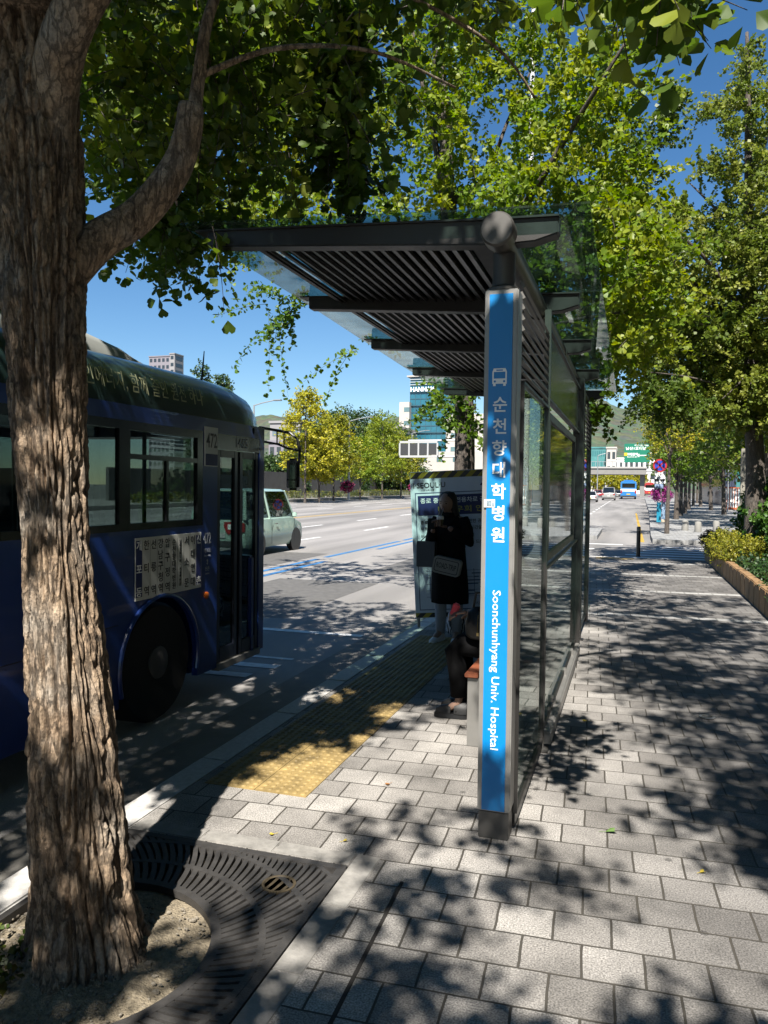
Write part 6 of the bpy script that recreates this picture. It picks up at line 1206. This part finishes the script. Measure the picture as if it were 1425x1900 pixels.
# -- standing woman in the black coat
wo = Vector((-1.80, 7.95, 0)); PW = thing('person', 'woman standing in a long black coat and pale trousers, sipping a drink, phone in hand', 'person', wo)
def V(x, y, z): return wo+Vector((x, y, z))
hc = V(-.035, -.03, 1.47); hm, R, c, h = head_mesh(hc, rad(-14), rad(6), .225)
J = {'pel': (V(.0, 0, .86), (.13, .10)), 'wai': (V(.005, 0, 1.04), (.11, .085)), 'che': (V(0, 0, 1.22), (.135, .095)), 'nek': (V(-.01, 0, 1.335), .05), 'hd': (V(-.03, -.015, 1.42), .05),
     'ls': (V(.155, .0, 1.29), .052), 'le': (V(.215, -.06, 1.07), .040), 'lw': (V(.03, -.235, 1.225), .027), 'rs': (V(-.155, -.0, 1.29), .052), 're': (V(-.195, -.07, 1.06), .038), 'rw': (V(-.125, -.24, 1.20), .026),
     'lh': (V(.085, 0, .80), .085), 'lk': (V(.085, -.02, .45), .058), 'la': (V(.075, .03, .10), .038), 'lf': (V(.085, -.10, .04), .035), 'rh': (V(-.085, 0, .80), .085), 'rk': (V(-.09, -.03, .45), .058), 'ra': (V(-.095, .01, .10), .038), 'rf': (V(-.135, -.11, .04), .035)}
E_ = [('pel', 'wai'), ('wai', 'che'), ('che', 'nek'), ('nek', 'hd'), ('che', 'ls'), ('ls', 'le'), ('le', 'lw'), ('che', 'rs'), ('rs', 're'), ('re', 'rw'), ('pel', 'lh'), ('lh', 'lk'), ('lk', 'la'), ('la', 'lf'), ('pel', 'rh'), ('rh', 'rk'), ('rk', 'ra'), ('ra', 'rf')]
body_ = skin('body', J, E_, SKIN, PW); extra = [hm.build('h', SKIN, PW, 0, 180)]
for a in (hand(V(-.015, -.265, 1.235), (-.75, -.35, .15), (0, -.2, 1), 1, .55), hand(V(-.118, -.275, 1.235), (.25, -.35, .85), (.6, -.6, 0), -1, .6)):
    for J2, E2 in a: extra.append(skin('f', J2, E2, SKIN, PW, 1))
join(body_, *extra); face_parts(R, c, h, PW)
hr = MB(); secs = []
for i, (z, rx, ry, oy, ox) in enumerate(((1.592, .02, .02, .0, -.03), (1.578, .065, .07, .0, -.03), (1.54, .092, .102, .005, -.03), (1.48, .098, .108, .012, -.03), (1.42, .10, .10, .02, -.025), (1.34, .115, .095, .02, -.02), (1.26, .125, .10, .015, -.01), (1.18, .115, .09, .01, 0), (1.13, .07, .06, .0, 0))):
    sec = []
    for k in range(26):
        q = 2*pi*k/26; a = abs(((q+rad(14)*0+pi/2+pi) % (2*pi))-pi); fr = max(0, 1-a/.62); cut = (fr**.5 if z < 1.53 else fr*.6) if 1.20 < z < 1.535 else 0
        sec.append(wo+Vector((ox+rx*cos(q)*(1-.0*cut), oy+ry*sin(q)*(1-.66*cut)+random.uniform(-.003, .003), z)))
    secs.append(sec)
hr.loft(secs).build('hair', HAIR, PW, 0, 180)
co = MB(); cs = []
for z, rx, ry, ox in ((1.335, .075, .07, -.01), (1.30, .165, .085, 0), (1.22, .175, .115, 0), (1.06, .158, .112, 0), (.92, .172, .122, 0), (.70, .192, .135, 0), (.50, .20, .145, .005), (.415, .198, .145, .005)):
    cs.append([wo+Vector((ox+rx*cos(q)*(1+.02*sin(q*7+z*4)), ry*sin(q)*(1+.05*sin(q*6+z*3)), z)) for q in np.linspace(0, 2*pi, 30, False)])
co.loft(cs)
for s, a in ((1, ('ls', 'le', 'lw')), (-1, ('rs', 're', 'rw'))):
    A_, B_, C_ = [J[k][0] for k in a]; co.tube([A_+Vector((-.03*s, 0, .01)), (A_+B_)/2, B_, B_+(C_-B_)*.45, C_-(C_-B_)*.16], [.07, .066, .06, .053, .047], 14)
co.lathe([(.058, 0), (.082, .02), (.074, .06), (.06, .05)], V(-.01, 0, 1.31), 18); co.build('coat', COAT, PW, 0, 180)
for s, k in ((1, 'l'), (-1, 'r')):
    A_, B_, C_ = J[k+'h'][0], J[k+'k'][0], J[k+'a'][0]; MB().tube([A_, (A_+B_)/2, B_, (B_+C_)/2+Vector((0, .015, 0)), C_+Vector((0, 0, -.015))], [.095, .085, .066, .06, .047], 14).build('trouser_leg', TROU, PW, 0, 180)
    f = J[k+'f'][0]; a = C_; d = Vector((f.x-a.x, f.y-a.y, 0)).normalized(); sd = Vector((-d.y, d.x, 0)); sec = []
    for u, w_, hh in ((-.06, .026, .075), (-.04, .036, .09), (.02, .037, .095), (.08, .04, .07), (.13, .043, .055), (.17, .036, .042), (.19, .016, .03)):
        p0 = Vector((a.x, a.y, 0))+d*u; sec.append([p0+sd*(w_*cos(q))+Vector((0, 0, .002 if sin(q) < 0 else .002+hh*sin(q)**.7)) for q in np.linspace(0, 2*pi, 14, False)])
    MB().loft(sec).build('shoe', SHOE, PW, 0, 60)
t = thing('phone', 'black phone held in the standing woman\'s hand', 'phone', V(-.13, -.31, 1.21)); MB().box(V(-.13, -.315, 1.26), (.075, .012, .12), Euler((rad(-25), 0, rad(10))).to_matrix()).build('case', BLACK, t, .006); MB().box(V(-.13, -.308, 1.264), (.066, .004, .105), Euler((rad(-25), 0, rad(10))).to_matrix()).build('screen', CGD, t)
t = thing('drink_cup', 'clear cup of dark iced coffee with a straw held by the standing woman', 'cup', V(-.035, -.315, 1.235)); q = V(-.035, -.315, 1.235); MB().lathe([(.027, 0), (.036, .075), (.036, .08)], q, 18).build('cup', M('dark_coffee', (.05, .025, .015), .15), t); MB().lathe([(.0365, .072), (.0365, .10), (.03, .106)], q, 18).build('lid', M('cup_white', (.6, .6, .6), .4), t); MB().cyl(q+Vector((0, 0, .09)), V(-.04, -.155, 1.415), .004, 8).build('straw', M('straw', (.5, .45, .42), .5), t)
t = thing('shoulder_bag', 'pale rounded shoulder bag lettered ROAD-TRIP slung across the black coat', 'bag', V(.0, -.19, .69)); Rb = Euler((0, rad(11), 0)).to_matrix(); c = V(.015, -.185, .82)
def rrect(w, h_, r, n=6): return [(sx*(w-r)+r*cos(q), sz*(h_-r)+r*sin(q)) for (sx, sz, q0) in ((1, 1, 0), (-1, 1, pi/2), (-1, -1, pi), (1, -1, 1.5*pi)) for q in np.linspace(q0, q0+pi/2, n)]
def plate(name, w, h_, r, y0, y1, mat, par): m = MB(); m.prism(rrect(w, h_, r), 1, y0, y1); mm = MB(); mm.add([Rb @ Vector(v)+c for v in m.v], m.f); return mm.build(name, mat, par, .002 if y1-y0 > .02 else 0)
bg_ = plate('body', .145, .088, .035, -.045, .045, M('bag_cloth', (.42, .41, .38), .7, 0, .08, 30), t); plate('border', .125, .068, .02, -.0475, -.044, INKB, bg_); plate('panel', .118, .061, .016, -.049, -.046, M('bag_cloth', (.42, .41, .38), .7), bg_)
txt('ROAD-TRIP', .07, INKB, c+Vector((0, -.0495, 0)), Rb @ ROT_S, bg_, 'lettering', fit=.21, fith=.058, bold=.012); MB().tube([c+Vector((-.12, .02, .08)), V(-.10, -.125, 1.1), V(.04, -.105, 1.28), V(.09, -.02, 1.345), V(.10, .10, 1.25), V(.13, .14, 1.0), c+Vector((.13, .05, .06))], .009, 6).build('strap', COAT, t)
t = thing('carrier_bag', 'dark grey paper carrier bag hanging from the standing woman\'s arm', 'bag', V(-.235, -.12, .80)); m = MB(); cc = V(-.235, -.13, .935); m.loft([[cc+Vector((sx*.10*k+.012, sy*.05*k2, z)) for sx, sy in ((-1, -1), (1, -1), (1, 1), (-1, 1))] for z, k, k2 in ((-.135, .95, 1), (-.0, .97, .9), (.13, 1, .75))]); m.build('bag', M('carrier_grey', (.12, .13, .155), .6), t, .004); MB().tube([cc+Vector((-.05, 0, .13)), cc+Vector((0, .04, .19)), V(-.19, -.13, 1.13), cc+Vector((.06, 0, .13))], .005, 6).build('handle', BLACK, t)
# black and white patterned bag on the ground behind her
zb = M('swirl_pattern', (.5, .5, .5)); nt_ = zb.node_tree; wv = nt_.nodes.new('ShaderNodeTexWave'); wv.inputs['Scale'].default_value = 9; wv.inputs['Distortion'].default_value = 9; tc = nt_.nodes.new('ShaderNodeTexCoord'); nt_.links.new(tc.outputs['Object'], wv.inputs[0]); cr = nt_.nodes.new('ShaderNodeValToRGB'); cr.color_ramp.interpolation = 'CONSTANT'; cr.color_ramp.elements[1].position = .5; cr.color_ramp.elements[0].color = (.02, .02, .02, 1); cr.color_ramp.elements[1].color = (.6, .6, .6, 1); nt_.links.new(wv.outputs[0], cr.inputs[0]); nt_.links.new(cr.outputs[0], nt_.nodes['Principled BSDF'].inputs['Base Color'])
m = MB(); m.loft([[V(-.0+sx*.12*k, .42+sy*.06*k, z) for sx, sy in [(cos(q), sin(q)) for q in np.linspace(0, 2*pi, 16, False)]] for z, k in ((.002, .8), (.03, 1), (.16, 1.05), (.25, .8), (.28, .3))]); tag(m.build('patterned_bag', zb, None, 0, 180), 'black and white swirl patterned bag standing on the ground behind the woman\'s legs', 'bag')
# -- person sitting on the bench behind the sign post
PS = thing('person', 'seated person mostly hidden by the blue sign post, in black trousers and shoes', 'person', (-.76, 5.36, 0)); s0 = Vector((-.72, 5.36, 0))
def U(x, y, z): return s0+Vector((x, y, z))
J = {'pel': (U(0, 0, .55), (.12, .13)), 'wai': (U(.03, 0, .72), (.10, .12)), 'che': (U(.03, 0, .95), (.11, .14)), 'nek': (U(.01, 0, 1.08), .05), 'hd': (U(-.01, 0, 1.16), .05), 'ls': (U(.02, .17, 1.02), .05), 'le': (U(-.06, .2, .76), .042), 'lw': (U(-.28, .1, .73), .028), 'rs': (U(.02, -.17, 1.02), .05), 're': (U(-.10, -.20, .78), .042), 'rw': (U(-.34, -.13, .765), .03),
     'lh': (U(-.03, .09, .54), .085), 'lk': (U(-.40, .10, .53), .062), 'la': (U(-.40, .12, .11), .03), 'lf': (U(-.50, .13, .05), .022), 'rh': (U(-.03, -.09, .54), .085), 'rk': (U(-.42, -.07, .52), .062), 'ra': (U(-.40, -.05, .11), .03), 'rf': (U(-.50, -.06, .05), .022)}
body_ = skin('body', J, E_, SKIN, PS); hm, R, c, h = head_mesh(U(-.03, 0, 1.22), rad(-90), 0, .22); extra = [hm.build('h', SKIN, PS, 0, 180)]
for a in (hand(U(-.385, -.135, .762), (-1, .0, -.22), (.1, .55, -.8), 1, .75, 1.05), hand(U(-.33, .1, .72), (-1, 0, -.1), (0, -.3, -1), -1, .5)):
    for J2, E2 in a: extra.append(skin('f', J2, E2, SKIN, PS, 1))
join(body_, *extra); face_parts(R, c, h, PS)
MB().ball((c.x+.025, c.y, c.z+.03), (.10, .09, .105), 18, 12).build('hair', HAIR, PS, 0, 180)
tp = MB(); tp.loft([[U(.02+rx*cos(q), ry*sin(q), z) for q in np.linspace(0, 2*pi, 20, False)] for z, rx, ry in ((.50, .15, .18), (.72, .125, .155), (.95, .135, .18), (1.05, .09, .15), (1.09, .055, .06))])
for k in ('l', 'r'): A_, B_, C_ = J[k+'s'][0], J[k+'e'][0], J[k+'w'][0]; tp.tube([A_, (A_+B_)/2, B_, (B_+C_)/2, C_-(C_-B_)*.3], [.068, .062, .056, .048, .042], 12)
tp.build('jacket', COAT, PS, 0, 180)
for k in ('l', 'r'):
    A_, B_, C_ = J[k+'h'][0], J[k+'k'][0], J[k+'a'][0]; MB().tube([A_+Vector((.06, 0, 0)), (A_+B_)/2, B_+Vector((.03, 0, .005)), B_+Vector((-.012, 0, -.04)), (B_+C_)/2, C_+Vector((0, 0, .05))], [.10, .09, .078, .074, .066, .062], 14).build('trouser_leg', BTR, PS, 0, 180)
    m = MB(); m.loft([[C_*Vector((1, 1, 0))+Vector((.06-u, w_*cos(q), zb_+(0 if sin(q) < 0 else hh*sin(q)))) if False else Vector((C_.x+.06-u, C_.y+w_*cos(q), .002 if sin(q) < 0 else .035)) for q in np.linspace(.01, 2*pi+.01, 14, False)] for u, w_ in ((0, .028), (.03, .04), (.14, .043), (.20, .045), (.235, .03))]); so_ = m.build('shoe_sole', BLACK, PS, .004)
    m = MB(); m.loft([[Vector((C_.x+.05-u, C_.y+w_*cos(q), .034+(0 if sin(q) < 0 else hh*sin(q)))) for q in np.linspace(.01, 2*pi+.01, 14, False)] for u, w_, hh in ((-.01, .034, .08), (.03, .044, .085), (.08, .044, .075))]); m.loft([[Vector((C_.x+.05-u, C_.y+w_*cos(q), .034+(0 if sin(q) < 0 else hh*sin(q)))) for q in np.linspace(.01, 2*pi+.01, 14, False)] for u, w_, hh in ((.105, .044, .065), (.17, .044, .052), (.215, .03, .03))]); m.tube([Vector((C_.x-.01, C_.y-.038, .05)), Vector((C_.x-.04, C_.y, .10)), Vector((C_.x-.01, C_.y+.038, .05))], .012, 6); m.build('shoe_upper', LEA, PS, .003)
t = thing('red_wallet', 'bright red case held in the seated person\'s hand', 'case', U(-.40, -.14, .72)); MB().box(U(-.425, -.115, .775), (.05, .03, .10), Euler((0, rad(20), 0)).to_matrix()).build('case', M('bright_red', (.6, .02, .05), .4), t, .01)
t = thing('handbag', 'black leather handbag with a hanging zip pull on the seated person\'s lap', 'bag', U(-.24, -.17, .60)); m = MB(); c = U(-.22, -.16, .70); m.loft([[c+Vector((rx*cos(q), ry*sin(q), z)) for q in np.linspace(0, 2*pi, 20, False)] for z, rx, ry in ((-.105, .09, .055), (-.08, .12, .075), (.0, .125, .08), (.08, .10, .055), (.115, .06, .02))]); hb = m.build('bag', LEA, t, 0, 60); MB().tube([c+Vector((-.07, 0, .09)), c+Vector((-.05, 0, .21)), c+Vector((.05, 0, .22)), c+Vector((.08, 0, .09))], .009, 8).build('handle', LEA, t); MB().tube([c+Vector((-.02, -.078, .07)), c+Vector((-.022, -.084, .0)), c+Vector((-.02, -.086, -.05))], .003, 6).box(c+Vector((-.02, -.087, -.06)), (.016, .004, .022)).build('zip_pull', M('brass', (.6, .45, .2), .3, 1), hb)
MB().box(c+Vector((.04, -.075, -.115)), (.07, .02, .04)).build('pink_tag', M('pink', (.7, .03, .25), .5), t, .006)
# far pedestrian
p = at(1318, 912, 95); z = zg(95)+.0; PF = thing('person', 'dark clothed person walking far along the right pavement', 'person', (p.x, 95, z)); X_ = Vector((p.x, 95, z))
J = {'pel': (X_+Vector((0, 0, .95)), (.15, .11)), 'che': (X_+Vector((0, 0, 1.35)), (.17, .11)), 'nek': (X_+Vector((0, 0, 1.5)), .06), 'hd': (X_+Vector((0, 0, 1.63)), (.09, .1)), 'la': (X_+Vector((.25, 0, .85)), .05), 'ra': (X_+Vector((-.25, 0, .85)), .05), 'ls': (X_+Vector((.2, 0, 1.4)), .07), 'rs': (X_+Vector((-.2, 0, 1.4)), .07), 'lk': (X_+Vector((.1, -.1, .5)), .07), 'lf': (X_+Vector((.1, .1, .05)), .06), 'rk': (X_+Vector((-.1, .1, .5)), .07), 'rf': (X_+Vector((-.1, -.2, .05)), .06)}
skin('body', J, [('pel', 'che'), ('che', 'nek'), ('nek', 'hd'), ('che', 'ls'), ('ls', 'la'), ('che', 'rs'), ('rs', 'ra'), ('pel', 'lk'), ('lk', 'lf'), ('pel', 'rk'), ('rk', 'rf')], M('dark_clothes', (.04, .045, .06), .8), PF)
# unseen block added right of the viewpoint to hold back sky light
BS = thing('office_building', 'unseen grey stone block added right of the viewpoint to hold back sky light', 'building', (13, -4, 0)); bw = MB().bb((9.2, -30, -.2), (22, 23, 24)).build('wall', M('grey_stone_cladding', (.24, .23, .22), .7, 0, .1, .6), BS)
for j in range(6):
    for k in range(11): MB().bb((9.15, -28+k*4.6, 1.2+j*3.8), (9.3, -25.2+k*4.6, 3.4+j*3.8)).build('window', WD, bw)
